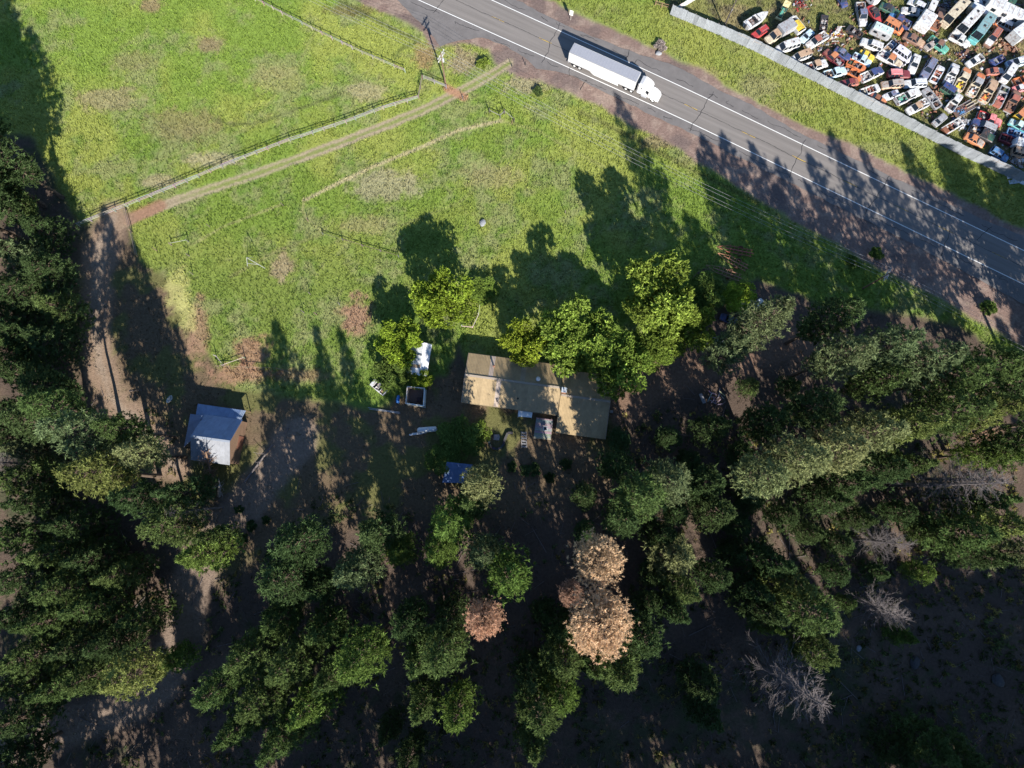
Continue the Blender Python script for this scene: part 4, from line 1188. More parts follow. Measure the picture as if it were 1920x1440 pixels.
def cargo(p, seed, x0, x1, w, z, n=14):
    r = random.Random(seed)
    for role in ('junk1', 'junk2', 'junk3'):
        mb = MB()
        for i in range(n//3):
            x, y = r.uniform(x0, x1), r.uniform(-w, w); a, b, h = r.uniform(.1,.4), r.uniform(.08,.3), r.uniform(.08,.4)
            if r.random() < .5: mb.box(x-a,x+a,y-b,y+b,z+.005,z+h)
            else: mb.tube((x,y,z+.05),(x+r.uniform(-.7,.7),y+r.uniform(-.4,.4),z+h),.04,n=5)
        p.append(('scrap_load', mb, role))
def k_pickup(load=0):
    p = []
    p.append(('body', MB().loft([ring8(-.62,.93,.36,1.04), ring8(1.2,.95,.34,1.05), ring8(2.1,.93,.36,1.0), ring8(2.5,.86,.4,.9), ring8(2.62,.76,.46,.8)]), 'body'))
    p.append(('hood', MB().loft([ring8(1.22,.82,1.02,1.07,.02,.02), ring8(2.0,.80,1.0,1.04,.02,.02), ring8(2.48,.70,.88,.93,.02,.02)]), 'hood'))
    cabin(p, -.58,1.25,.88,1.03,-.48,.66,.72,1.74, sides=1)
    bed(p, -2.6, -.64, .93, .72, 1.12)
    wheels(p, (-1.65, 1.6), .95, .38); lights(p, 2.55, .64, .76, -2.68)
    if load: cargo(p, load, -2.4, -.8, .7, .72, 12 + load)
    return p
def k_boxtruck():
    p = []
    p.append(('body', MB().loft([ring8(.2,.95,.45,1.1), ring8(1.9,.95,.42,1.1), ring8(2.8,.9,.45,1.0), ring8(3.05,.8,.5,.85)]), 'body'))
    p.append(('hood', MB().loft([ring8(1.95,.82,1.08,1.13,.02,.02), ring8(2.85,.72,.98,1.03,.02,.02)]), 'hood'))
    cabin(p, .3,1.95,.9,1.08,.4,1.4,.76,1.85, sides=1)
    p.append(('cargo_box', MB().box(-3.0,.15,-1.1,1.1,.85,2.35), 'box'))
    for x in (-2.2, -1.4, -.6): p.append(('box_rib', MB().box(x-.03,x+.03,-1.08,1.08,2.35,2.39), 'box'))
    p.append(('chassis', MB().box(-2.9,2.6,-.4,.4,.55,.84), 'dark'))
    wheels(p, (-1.9, 2.1), 1.0, .4, .26); lights(p, 3.0, .65, .8, -2.98)
    return p
def k_hull(seed=1):
    """stripped shell: no hood, no roof, engine bay and seats open to the sky"""
    p = []
    for s in (-1, 1):
        p.append(('side_panel', MB().loft([ring8(-2.25,.09,.3,.86,.03,.02), ring8(-.9,.10,.25,.95,.03,.02), ring8(.8,.10,.25,.95,.03,.02), ring8(2.2,.09,.3,.80,.03,.02)]), 'body', (0, s*.82, 0)))
    p.append(('floor_pan', MB().box(-2.2,2.15,-.74,.74,.28,.34), 'dark'))
    p.append(('nose', MB().box(2.05,2.28,-.74,.74,.35,.8), 'body'))
    p.append(('rear_deck', MB().loft([ring8(-2.3,.72,.4,.9,.05,.03), ring8(-1.35,.74,.5,.95,.05,.03)]), 'hood'))
    p.append(('firewall', MB().box(.82,.9,-.74,.74,.34,.95), 'body'))
    p.append(('engine', MB().box(1.1,1.8,-.3,.3,.4,.82).box(1.2,1.45,-.45,.45,.5,.72).tube((1.5,.1,.8),(1.5,.1,.98),.2,n=8), 'junk1'))
    p.append(('seat', MB().box(-.5,.1,-.66,-.1,.36,.62).box(-.62,-.45,-.66,-.1,.36,1.02), 'junk2'))
    p.append(('seat', MB().box(-.5,.1,.1,.66,.36,.62).box(-.62,-.45,.1,.66,.36,1.02), 'junk2'))
    p.append(('windshield_frame', MB().tube((.85,-.74,.95),(.4,-.6,1.38),.035,n=4).tube((.85,.74,.95),(.4,.6,1.38),.035,n=4).tube((.4,-.6,1.38),(.4,.6,1.38),.035,n=4), 'body'))
    cargo(p, seed, -1.2, .6, .6, .34, 9)
    wheels(p, (-1.4,), .9)
    return p
def k_boat():
    p = []
    st_ = [(-2.9,.95),(-2.0,1.08),(-.5,1.12),(.8,1.02),(1.8,.74),(2.5,.38),(2.95,.05)]
    secs = [[(x,-w*.45,.5+max(0,x-1)*.12),(x,w*.45,.5+max(0,x-1)*.12),(x,w,.95+max(0,x)*.03),(x,w,1.3+max(0,x)*.06),(x,-w,1.3+max(0,x)*.06),(x,-w,.95+max(0,x)*.03)] for x, w in st_]
    p.append(('hull', MB().loft(secs), 'body'))
    p.append(('foredeck', MB().prism([(.5,-.98),(1.75,-.70),(2.45,-.34),(2.85,0),(2.45,.34),(1.75,.70),(.5,.98)], 1.42, 1.52), 'hood'))
    for s in (-1, 1): p.append(('gunwale', MB().box(-2.85,.5,s*.98-.12,s*.98+.12,1.30,1.46), 'body'))
    p.append(('transom', MB().box(-2.9,-2.65,-.86,.86,1.305,1.46), 'body'))
    p.append(('cockpit_floor', MB().box(-2.65,.5,-.86,.86,1.303,1.318), 'bed'))
    p.append(('windshield', MB().slab([(.62,-.8,1.52),(.62,.8,1.52),(.2,.72,1.9),(.2,-.72,1.9)], .02), 'glass'))
    for y in (-.45, .45): p.append(('seat', MB().box(-.7,-.2,y-.25,y+.25,1.32,1.6).box(-.8,-.68,y-.25,y+.25,1.32,1.95), 'dark'))
    p.append(('bench', MB().box(-2.5,-2.0,-.75,.75,1.32,1.58), 'junk3'))
    p.append(('cargo', MB().box(-1.7,-1.2,-.6,-.1,1.32,1.5).box(-1.5,-1.1,.1,.5,1.32,1.45), 'junk2'))
    p.append(('outboard_motor', MB().box(-3.25,-2.92,-.17,.17,.8,1.75), 'dark'))
    p.append(('trailer', MB().box(-2.6,3.3,-.06,.06,.35,.47).box(-1.3,-1.15,-1.1,1.1,.32,.44).box(-1.9,-1.75,-.9,.9,.35,.5), 'chrome'))
    wheels(p, (-1.25,), 1.15, .3, .18)
    return p
def k_camper():
    p = []
    p.append(('body', MB().loft([ring8(-2.5,.95,.6,2.1,.3,.1), ring8(-2.25,1.08,.45,2.4,.2,.1), ring8(2.2,1.08,.45,2.4,.2,.1), ring8(2.5,.95,.7,2.0,.3,.1)]), 'body'))
    p.append(('roof', MB().box(-2.2,2.15,-.92,.92,2.4,2.44), 'roof'))
    for x in (-1.3, .9):
        for s in (-1, 1): p.append(('side_window', MB().box(x-.45,x+.45,s*1.085-.012,s*1.085+.012,1.4,1.95), 'glass'))
    p.append(('door', MB().box(-.5,.15,-1.10,-1.075,.6,2.15), 'hood'))
    for x in (-.9, 1.1): p.append(('roof_vent', MB().box(x-.2,x+.2,-.2,.2,2.44,2.55), 'junk3'))
    p.append(('hitch', MB().tube((2.4,-.6,.55),(3.2,0,.5),.05).tube((2.4,.6,.55),(3.2,0,.5),.05), 'dark'))
    wheels(p, (-.4, .35), 1.06, .33)
    return p
def k_longbox():
    p = []
    p.append(('body', MB().box(-4.2,4.2,-1.2,1.2,.9,3.1), 'body'))
    p.append(('roof', MB().box(-4.22,4.22,-1.22,1.22,3.1,3.16), 'roof'))
    for x in range(-3, 4): p.append(('roof_bow', MB().box(x*1.1-.03,x*1.1+.03,-1.2,1.2,3.16,3.2), 'roof'))
    for x in (-2.5, 0, 2.5): p.append(('side_window', MB().box(x-.5,x+.5,-1.215,-1.2,1.9,2.6), 'glass'))
    p.append(('chassis', MB().box(-4.0,4.6,-.5,.5,.6,.9), 'dark'))
    wheels(p, (-2.6, -1.7), 1.15, .45, .28)
    return p
def k_flat(seed=3):
    p = []
    for i in range(9):
        x = -2.9 + i*.64
        p.append(('plank', MB().box(x,x+.6,-1.05,1.05,.78,.83), 'bed'))
    for s in (-1, 1):
        p.append(('side_rail', MB().box(-2.95,2.9,s*1.1-.05,s*1.1+.05,.7,.9), 'hood'))
        p.append(('ramp', MB().box(.6,3.9,s*.35-.09,s*.35+.09,.98,1.06), 'gate'))
    p.append(('drawbar', MB().tube((2.9,-.7,.7),(4.0,0,.6),.06).tube((2.9,.7,.7),(4.0,0,.6),.06), 'dark'))
    cargo(p, seed, -2.5, .4, .8, .83, 16)
    wheels(p, (-.9, -.1), 1.05, .33)
    return p
def k_tub():
    p = []
    for s in (-1, 1): p.append(('side', MB().box(-1.9,1.7,s*.98-.08,s*.98+.08,.4,1.25), 'body'))
    p.append(('end', MB().loft([ring8(1.65,.95,.4,1.25,.1), ring8(1.95,.7,.5,1.2,.1)]), 'body'))
    p.append(('end', MB().box(-2.0,-1.9,-.95,.95,.4,1.25), 'body'))
    p.append(('floor', MB().box(-1.9,1.65,-.9,.9,.42,.5), 'bed'))
    for i in range(8):
        x = -1.7 + i*.29
        p.append(('cover_panel', MB().loft([[(x,-.95,1.27),(x+.26,-.95,1.27),(x+.26,-.95,1.30),(x,-.95,1.30)],[(x,0,1.5),(x+.26,0,1.5),(x+.26,0,1.55),(x,0,1.55)],[(x,.95,1.27),(x+.26,.95,1.27),(x+.26,.95,1.30),(x,.95,1.30)]]), 'roof'))
    wheels(p, (-.5,), 1.0, .3)
    return p
def k_tractor():
    p = []
    p.append(('body', MB().frus(-.4,1.5,-.35,.35,.6,-.3,1.4,-.3,.3,1.25), 'body'))
    p.append(('seat', MB().box(-.9,-.45,-.28,.28,.9,1.05).box(-1.0,-.88,-.28,.28,1.0,1.45), 'dark'))
    for x in (-1.1, .1):
        for y in (-.55, .55): p.append(('canopy_post', MB().tube((x,y,.7),(x,y,2.3),.035,n=5), 'body'))
    p.append(('canopy', MB().box(-1.3,.35,-.7,.7,2.3,2.38), 'roof'))
    p.append(('loader_arm', MB().tube((.3,-.5,.9),(2.0,-.5,.5),.06).tube((.3,.5,.9),(2.0,.5,.5),.06).box(1.9,2.2,-.8,.8,.2,.65), 'hood'))
    for s in (-1, 1):
        p.append(('rear_wheel', MB().tube((-.8,s*.85,.62),(-.8,s*.5,.62),.62,n=12), 'tyre'))
        p.append(('front_wheel', MB().tube((1.1,s*.65,.35),(1.1,s*.45,.35),.35,n=10), 'tyre'))
    return p
def k_pile(seed):
    r = random.Random(seed)
    p = []
    for role, n in (('junk1', 16), ('junk2', 16), ('junk3', 10), ('body', 8)):
        mb = MB()
        for i in range(n):
            x, y, z = r.gauss(0, .95), r.gauss(0, .7), abs(r.gauss(0, .28))
            if r.random() < .45:
                a, b, h = r.uniform(.12,.5), r.uniform(.06,.3), r.uniform(.05,.3); c, s = math.cos(r.uniform(0,3)), math.sin(r.uniform(0,3))
                q = [Vector((x+a*c-b*s, y+a*s+b*c, z+h)), Vector((x-a*c-b*s, y-a*s+b*c, z+h*r.uniform(.4,1.4))), Vector((x-a*c+b*s, y-a*s-b*c, z+h)), Vector((x+a*c+b*s, y+a*s-b*c, z+h))]
                mb.slab(q, r.uniform(.03,.25))
            else:
                mb.tube((x,y,z+.05),(x+r.uniform(-1.1,1.1),y+r.uniform(-.8,.8),z+r.uniform(.05,.5)),r.uniform(.03,.07),n=5)
        p.append(('scrap_part', mb, role))
    p.append(('tyre', MB().tube((.5,.3,.05),(.5,.3,.28),.36,n=12), 'tyre'))
    p.append(('frame_rail', MB().box(-1.9,1.9,-.45,-.35,.12,.26).box(-1.9,1.9,.35,.45,.12,.26).box(-1.2,-1.1,-.45,.45,.14,.24).box(0,.1,-.45,.45,.14,.24).box(1.2,1.3,-.45,.45,.14,.24), 'rail'))
    return p
KIND = {'sedan': (k_sedan, 4.65), 'wagon': (k_wagon, 4.7), 'van': (k_van, 5.2), 'step': (k_step, 6.6), 'pickup': (k_pickup, 5.25), 'pickup1': (lambda: k_pickup(4), 5.25), 'pickup2': (lambda: k_pickup(9), 5.25),
        'boxtruck': (k_boxtruck, 6.05), 'hull': (lambda: k_hull(1), 4.5), 'hull2': (lambda: k_hull(8), 4.5), 'boat': (k_boat, 5.9), 'camper': (k_camper, 5.0), 'longbox': (k_longbox, 8.4), 'flat': (k_flat, 6.0),
        'tub': (k_tub, 3.9), 'tractor': (k_tractor, 3.2), 'pile': (lambda: k_pile(2), 3.6), 'pile2': (lambda: k_pile(5), 3.6), 'pile3': (lambda: k_pile(11), 3.6)}
VNAME = {'sedan': ('scrap_car', 'car'), 'wagon': ('scrap_wagon', 'car'), 'van': ('scrap_van', 'van'), 'step': ('step_van', 'van'), 'pickup': ('pickup_truck', 'pickup'), 'pickup1': ('pickup_truck', 'pickup'),
         'pickup2': ('pickup_truck', 'pickup'), 'boxtruck': ('box_truck', 'truck'), 'hull': ('stripped_car', 'car'), 'hull2': ('stripped_car', 'car'), 'boat': ('motorboat', 'boat'), 'camper': ('camper_trailer', 'trailer'),
         'longbox': ('box_trailer', 'trailer'), 'flat': ('flatbed_trailer', 'trailer'), 'tub': ('covered_trailer', 'trailer'), 'tractor': ('loader_tractor', 'tractor'), 'pile': ('scrap_pile', 'scrap'), 'pile2': ('scrap_pile', 'scrap'), 'pile3': ('scrap_pile', 'scrap')}
CACHE = {}
ROLE_MAT = {'body': 'paint', 'roof': 'paint', 'hood': 'paint', 'gate': 'paint', 'bed': 'rusty', 'box': 'paint', 'glass': 'glass', 'tyre': 'rubber', 'dark': 'dark', 'chrome': 'chrome', 'tail': 'clean', 'junk1': 'rusty', 'junk2': 'rusty', 'junk3': 'plain', 'rail': 'rusty'}
K = dict(W=(.47,.48,.49), cr=(.43,.38,.29), R=(.34,.04,.042), mr=(.15,.03,.04), O=(.44,.145,.06), ru=(.20,.085,.05), tn=(.36,.25,.17), br=(.17,.10,.075), nv=(.035,.055,.15), bl=(.07,.18,.35), pb=(.40,.53,.62),
         sl=(.13,.15,.23), gr=(.27,.28,.30), si=(.48,.51,.56), bk=(.03,.03,.035), dg=(.03,.085,.06), gn=(.08,.30,.24), te=(.10,.33,.34), ye=(.60,.43,.05), pk=(.55,.19,.20), li=(.52,.53,.64), or_=(.42,.17,.08), tq=(.16,.27,.29), py=(.62,.55,.28), rb=(.28,.10,.075), gt=(.30,.27,.25), cy=(.42,.55,.54))
BEDC = (.07,.065,.07)
def vehicle(kind, rx, ry, fx, fy, body, roof, hood, label, box=None, junk=('rb','gr','si'), tilt=0.0, rust=False):
    """rear and front of the vehicle in survey pixels"""
    if kind not in CACHE:
        CACHE[kind] = [(q[0], q[1].mesh(q[0], M[ROLE_MAT[q[2]]]), q[2], q[3] if len(q) > 3 else (0, 0, 0)) for q in KIND[kind][0]()]
    a, b = P(rx, ry, .8), P(fx, fy, .8)
    d = b - a
    s = max(.78, min(1.25, d.length/KIND[kind][1]))
    nm, cat = VNAME[kind]
    root = empty(nm, (*((a+b)/2)[:2], -.04), math.atan2(d.y, d.x), (s, s*.5+.5 if s < 1.15 else 1.1, s*.5+.5))
    root.rotation_euler = (tilt, 0, math.atan2(d.y, d.x))
    tag(root, label, cat, 'wrecks in the scrap yard')
    col = {'body': K[body], 'roof': K[roof], 'hood': K[hood], 'gate': K[box or body], 'bed': BEDC, 'box': K[box or body], 'tail': (.3,.02,.02), 'junk1': K[junk[0]], 'junk2': K[junk[1]], 'junk3': K[junk[2]], 'rail': K['ru']}
    for name, me, role, off in CACHE[kind]:
        link(name, me, root, col.get(role), loc=off)
    return root
V = vehicle
V('boat',1397,52,1438,26,'W','W','W','white motorboat with open grey cockpit at the near corner of the scrap yard')
V('wagon',1438,52,1411,69,'R','R','R','dark red estate car right below the white motorboat')
V('boxtruck',1484,50,1437,77,'cr','tn','cr','cream truck with brown cab roof and grey flat box',box='gr')
V('tub',1503,60,1482,34,'W','ye','W','white trailer with yellow ribbed cover')
V('tractor',1474,10,1463,30,'gn','py','py','green loader tractor with pale yellow canopy')
V('van',1496,82,1456,94,'W','W','W','clean white van parked beside the long metal fence')
V('pile',1495,2,1512,8,'R','bk','bk','small heap of red and black engine parts at the top of the yard',junk=('R','bk','gr'))
V('hull',1547,28,1544,56,'bk','bk','bk','black stripped car with a white panel standing alone in the grass',junk=('W','gr','W'))
V('pile2',1550,72,1586,54,'si','W','W','wrecked white truck cab among bent frames and a yellow bar',junk=('W','mr','ye'))
V('hull2',1590,50,1617,67,'bk','bk','bk','burnt black stripped car between the yellow bar wreck and the dark flat truck',junk=('bk','gr','br'))
V('pickup2',1612,6,1619,48,'gr','sl','W','dark grey truck with loaded bed left of the red sports car',junk=('gr','bk','br'))
V('pickup',1572,-12,1584,8,'nv','nv','nv','navy pickup cut off by the top edge, alone in the grass')
V('camper',1625,-14,1640,6,'W','mr','W','white trailer with maroon roof cut off by the top edge')
V('sedan',1630,10,1652,44,'R','bk','R','bright red sports car with black glass roof')
V('sedan',1524,57,1502,77,'pb','pb','pb','small pale blue car beside the white pickup with brown roof')
V('pickup2',1549,65,1514,87,'W','rb','W','white pickup with brown roof and dark loaded bed',junk=('bk','br','gr'))
V('van',1518,100,1486,112,'W','tn','W','white van with tan brown roof pressed against the fence')
V('pickup1',1508,129,1551,117,'W','tn','W','white crew pickup with tan roof nose up from the fence')
V('pickup2',1578,122,1547,94,'mr','or_','rb','maroon pickup with orange brown roof and a rack of grey frames',junk=('gr','bk','gr'))
V('sedan',1566,90,1596,110,'nv','sl','nv','dark navy car alongside the maroon pickup')
V('sedan',1613,97,1638,109,'ye','ye','ye','bright yellow car shell above the pale blue pickup')
V('pickup1',1600,104,1633,120,'pb','pb','pb','pale blue pickup between the yellow shell and the orange hulls',junk=('nv','W','gr'))
V('hull2',1622,130,1590,113,'O','O','O','upper of two orange red stripped hulls',junk=('dg','gr','W'))
V('hull',1617,145,1584,127,'O','O','O','lower of two orange red stripped hulls, engine showing',junk=('gr','bk','W'))
V('pickup2',1546,142,1587,131,'pb','pb','pb','pale blue grey pickup with brown scrap in its bed beside the fence',junk=('br','tn','bk'))
V('sedan',1610,152,1575,157,'rb','mr','mr','dark red car half hidden behind the fence top')
V('pickup1',1615,148,1655,130,'W','nv','nv','pickup with navy cab and white bed right of the orange hulls',junk=('gr','gr','W'))
V('hull2',1648,163,1614,174,'W','W','W','white gutted car full of pale scrap next to the fence',junk=('cr','rb','W'))
V('sedan',1632,177,1662,193,'rb','ru','or_','rust brown car lying flat along the fence')
V('wagon',1654,92,1614,76,'W','W','W','white four wheel drive with navy windscreen near the grey camper')
V('camper',1632,54,1668,70,'gr','cy','gr','grey camper with pale roof beside the orange van')
V('van',1658,40,1692,60,'O','or_','O','faded orange van below the navy pickup')
V('pickup1',1706,49,1666,28,'nv','nv','bl','navy pickup directly above the orange van',junk=('bk','br','gr'))
V('sedan',1650,8,1686,25,'dg','bk','dg','very dark green car above the navy pickup')
V('sedan',1725,24,1691,17,'W','gr','W','white saloon with grey roof left of the big white camper')
V('wagon',1733,16,1704,0,'W','si','W','white car with open door at the top edge')
V('van',1749,6,1737,33,'W','W','W','white van between the white saloon and the rust brown truck')
o_ = V('camper',1720,60,1742,28,'W','W','W','big white camper with broad flat panels in the middle of the top row'); o_.scale = (.9, 1.5, 1.0)
V('pickup1',1750,54,1768,16,'ru','br','ru','rust brown pickup right of the big white camper',junk=('br','ru','br'))
V('pile3',1755,4,1795,12,'gr','bk','bk','dark heap of grey scrap along the top edge',junk=('sl','bk','gr'))
V('step',1802,11,1767,48,'cr','cr','cr','long cream step van with rounded rear roof')
V('step',1828,27,1793,66,'W','W','W','long white step van next to the teal one')
V('step',1850,38,1821,79,'te','tq','te','teal step van with grey green roof')
V('pickup',1783,65,1817,84,'W','W','W','white pickup below the nose of the white step van')
V('wagon',1872,56,1850,86,'br','rb','W','brown car with white hood right of the teal van')
V('camper',1814,16,1846,33,'cr','si','si','beige camper left of the long white trailer')
V('longbox',1843,14,1910,46,'W','W','W','long white box trailer along the top of the yard')
V('pickup1',1842,34,1872,50,'O','gr','O','orange pickup under the long white trailer',junk=('pk','gr','gr'))
V('van',1870,40,1902,55,'W','si','or_','white and orange van under the right end of the long trailer')
V('pickup',1806,8,1842,0,'si','W','si','silver pickup at the top edge above the beige camper')
V('sedan',1838,8,1866,2,'si','gr','si','silver grey saloon at the top edge above the long trailer')
V('camper',1866,14,1886,-10,'W','W','W','white box body at the top edge right of the silver saloon')
V('van',1888,16,1902,-8,'dg','dg','dg','dark green van at the top edge')
V('wagon',1894,36,1916,22,'pb','W','bl','blue and white car beyond the right end of the long trailer')
V('longbox',1890,80,1950,38,'W','si','W','large white truck box cut off by the right edge')
V('pile',1880,78,1914,92,'br','br','ru','brown heap of rusty ribs under the large white box',junk=('ru','br','tn'))
V('pickup2',1743,72,1777,96,'gn','br','gn','sea green pickup with brown roof',junk=('bk','W','dg'))
V('sedan',1694,64,1734,84,'br','br','tn','long brown wreck between the orange van and the green pickup')
V('pile2',1672,76,1702,90,'ru','ru','ru','tangle of rust red parts below the brown wreck',junk=('ru','br','gr'))
V('pickup1',1647,99,1690,124,'W','or_','cr','white pickup with square orange roof',junk=('W','sl','gr'))
V('van',1678,92,1708,113,'li','li','W','pale lilac van beside the orange roofed pickup')
V('hull2',1660,96,1678,78,'si','tn','tn','small pale hull with a tan oval behind the lilac van',junk=('bl','tn','nv'))
V('sedan',1721,102,1708,137,'W','W','W','white coupe standing upright in the row with dark windows')
V('wagon',1750,113,1730,147,'sl','sl','sl','dark slate estate car right of the white coupe')
V('sedan',1737,90,1757,76,'gt','gt','gt','small grey brown car left of the green pickup nose')
V('hull',1766,125,1750,153,'si','rb','si','grey stripped car with a red brown patch beside the slate estate',junk=('rb','rb','gr'))
V('wagon',1664,139,1707,139,'mr','pk','mr','maroon estate car with pinkish roof')
V('wagon',1693,157,1652,160,'tn','gt','gt','tan brown saloon left of the silver estate')
V('wagon',1736,156,1694,158,'si','si','W','silver white estate car in the middle of the yard')
V('sedan',1686,172,1657,183,'si','sl','si','small silver hatchback beside the white pickup with green load')
V('pickup1',1681,190,1725,170,'W','W','W','white pickup with a bright green load in its bed',junk=('gn','gn','W'))
V('pickup2',1738,191,1701,210,'W','tn','W','white pickup with brown cab nosing at the fence',junk=('tn','bk','W'))
V('hull2',1734,167,1761,201,'gr','bk','gr','dark grey gutted car in the lower middle of the yard',junk=('bk','gr','W'))
V('pile3',1748,162,1770,186,'ru','ru','ru','brown ladder frames beside the dark grey gutted car',junk=('br','tn','ru'))
V('van',1766,162,1794,180,'dg','nv','dg','dark green low van behind the white cab')
V('pickup',1779,206,1801,176,'W','W','W','white pickup standing between dark green van and flat trailer')
V('flat',1789,214,1826,193,'br','br','gr','flat trailer with cream ramps and a blue load',junk=('bl','rb','bl'),box='cr')
V('sedan',1752,233,1775,214,'gr','gr','gr','grey hatchback close to the fence in deep shade')
V('hull',1770,246,1803,226,'W','or_','ru','white and rust gutted car at the fence',junk=('W','ru','pk'))
V('pile',1800,228,1822,224,'si','si','si','little heap of pale bent sheet beside the flat trailer',junk=('W','si','gr'))
V('pickup2',1834,215,1878,232,'R','pk','pk','pink and red pickup with rounded cab',junk=('bk','W','bk'))
V('wagon',1866,246,1823,227,'sl','gr','nv','slate blue estate car below the pink pickup')
V('pickup1',1820,240,1864,262,'bk','bk','dg','black pickup below the slate estate',junk=('W','tn','bk'))
V('sedan',1810,252,1846,272,'or_','or_','gt','rust orange car body lying along the fence below the black pickup')
V('wagon',1858,280,1890,300,'bl','bl','bl','bright blue estate car tucked behind the fence')
V('pickup1',1928,246,1893,226,'te','cy','cy','turquoise pickup at the right edge',junk=('nv','bl','nv'))
V('hull2',1925,258,1890,244,'bl','li','li','blue and lilac stripped car at the right edge',junk=('nv','si','bk'))
V('hull',1914,272,1876,255,'mr','R','R','dark red stripped car left of the blue one',junk=('bk','mr','R'))
V('camper',1898,268,1930,280,'si','W','tn','pale trailer at the right edge below the red stripped car')
V('van',1900,284,1930,292,'tn','tn','tn','tan van at the right edge near the fence end')
V('pile2',1895,298,1924,306,'gr','W','W','heap of wheels and pale parts in the yard corner by the fence end',junk=('W','gr','tn'))
V('pile2',1800,104,1822,98,'br','nv','W','heap of engine blocks and a brown radiator',junk=('br','nv','W'))
V('pickup',1842,106,1814,122,'W','W','W','bright white truck front right of the engine heap')
V('pickup2',1776,158,1793,120,'W','W','W','white pickup at the left end of the row of orange hooded pickups',junk=('li','gr','W'))
V('pickup2',1795,168,1815,128,'cr','cr','or_','cream pickup with orange hood, first right of the white one',junk=('rb','bk','ye'))
V('pickup2',1819,178,1841,138,'cr','gr','O','cream pickup with grey cab and orange hood',junk=('O','bk','W'))
V('pickup2',1842,190,1866,150,'cr','tn','tn','cream pickup with tan hood and an orange load',junk=('ye','bk','O'))
V('hull',1868,200,1887,160,'gr','O','rb','collapsed pickup with red brown hood and green growth',junk=('dg','pk','W'))
V('pickup1',1890,208,1908,170,'br','rb','br','all brown pickup at the right end of the orange hooded row',junk=('br','br','ru'))
V('hull2',1860,118,1884,106,'nv','nv','nv','navy stripped car below the rusty ribs',junk=('sl','W','nv'))
V('sedan',1850,134,1884,132,'rb','rb','W','car with red brown roof and white tail in the middle right',junk=('rb','rb','W'))
V('van',1898,126,1880,154,'W','W','W','white van nose down left of the pink stripes')
V('wagon',1926,112,1888,122,'pb','si','sl','blue grey four wheel drive at the right edge')
V('pickup',1904,154,1932,146,'O','or_','O','orange pickup cut off by the right edge')
V('sedan',1900,168,1930,160,'pk','W','pk','pink and white striped car at the right edge')
V('van',1906,222,1930,198,'ye','or_','ye','yellow orange van at the right edge')

# loose scrap strewn between the wrecks (nobody could count it)
def yard_litter():
    r = random.Random(23); vs, fs, cs = [], [], []
    pal = [K[k] for k in ('ru','br','gr','bk','br','si','rb','tn','gr','ru','bk','br','sl','gr')]
    n = 0
    while n < 1000:
        px, py = r.uniform(1400, 1935), r.uniform(-10, 330)
        lim = 12 + (px-1256)*.481
        if py > lim - 22: continue
        if px < 1500 and r.random() < .85: continue
        if px < 1600 and py < 60 and r.random() < .8: continue
        c = P(px, py); a = r.uniform(0, 3.14); x, y = r.uniform(.08, .42), r.uniform(.05, .25); h = r.uniform(.05, .45); n += 1
        ca, sa = math.cos(a), math.sin(a); b = len(vs); col = pal[r.randrange(len(pal))]; k = r.uniform(.6, 1.1)
        for z in (-.1, h):
            for sx, sy in ((-1,-1),(1,-1),(1,1),(-1,1)):
                vs.append((c.x + sx*x*ca - sy*y*sa, c.y + sx*x*sa + sy*y*ca, z + (r.uniform(-.1, .12) if z > 0 else 0))); cs.append(tuple(q*k for q in col))
        fs += [(b+4,b+5,b+6,b+7),(b,b+1,b+5,b+4),(b+1,b+2,b+6,b+5),(b+2,b+3,b+7,b+6),(b+3,b,b+4,b+7)]
    m = mesh_tris('yard_litter', np.array(vs), np.array(fs), material('loose_scrap', attr='Col', rough=.7, nscale=4, namt=.3, rust=.3), rgb=np.array(cs))
    tag(link('yard_litter', m), 'loose scrap metal and parts strewn between the wrecks', 'scrap', kind='stuff')
yard_litter()
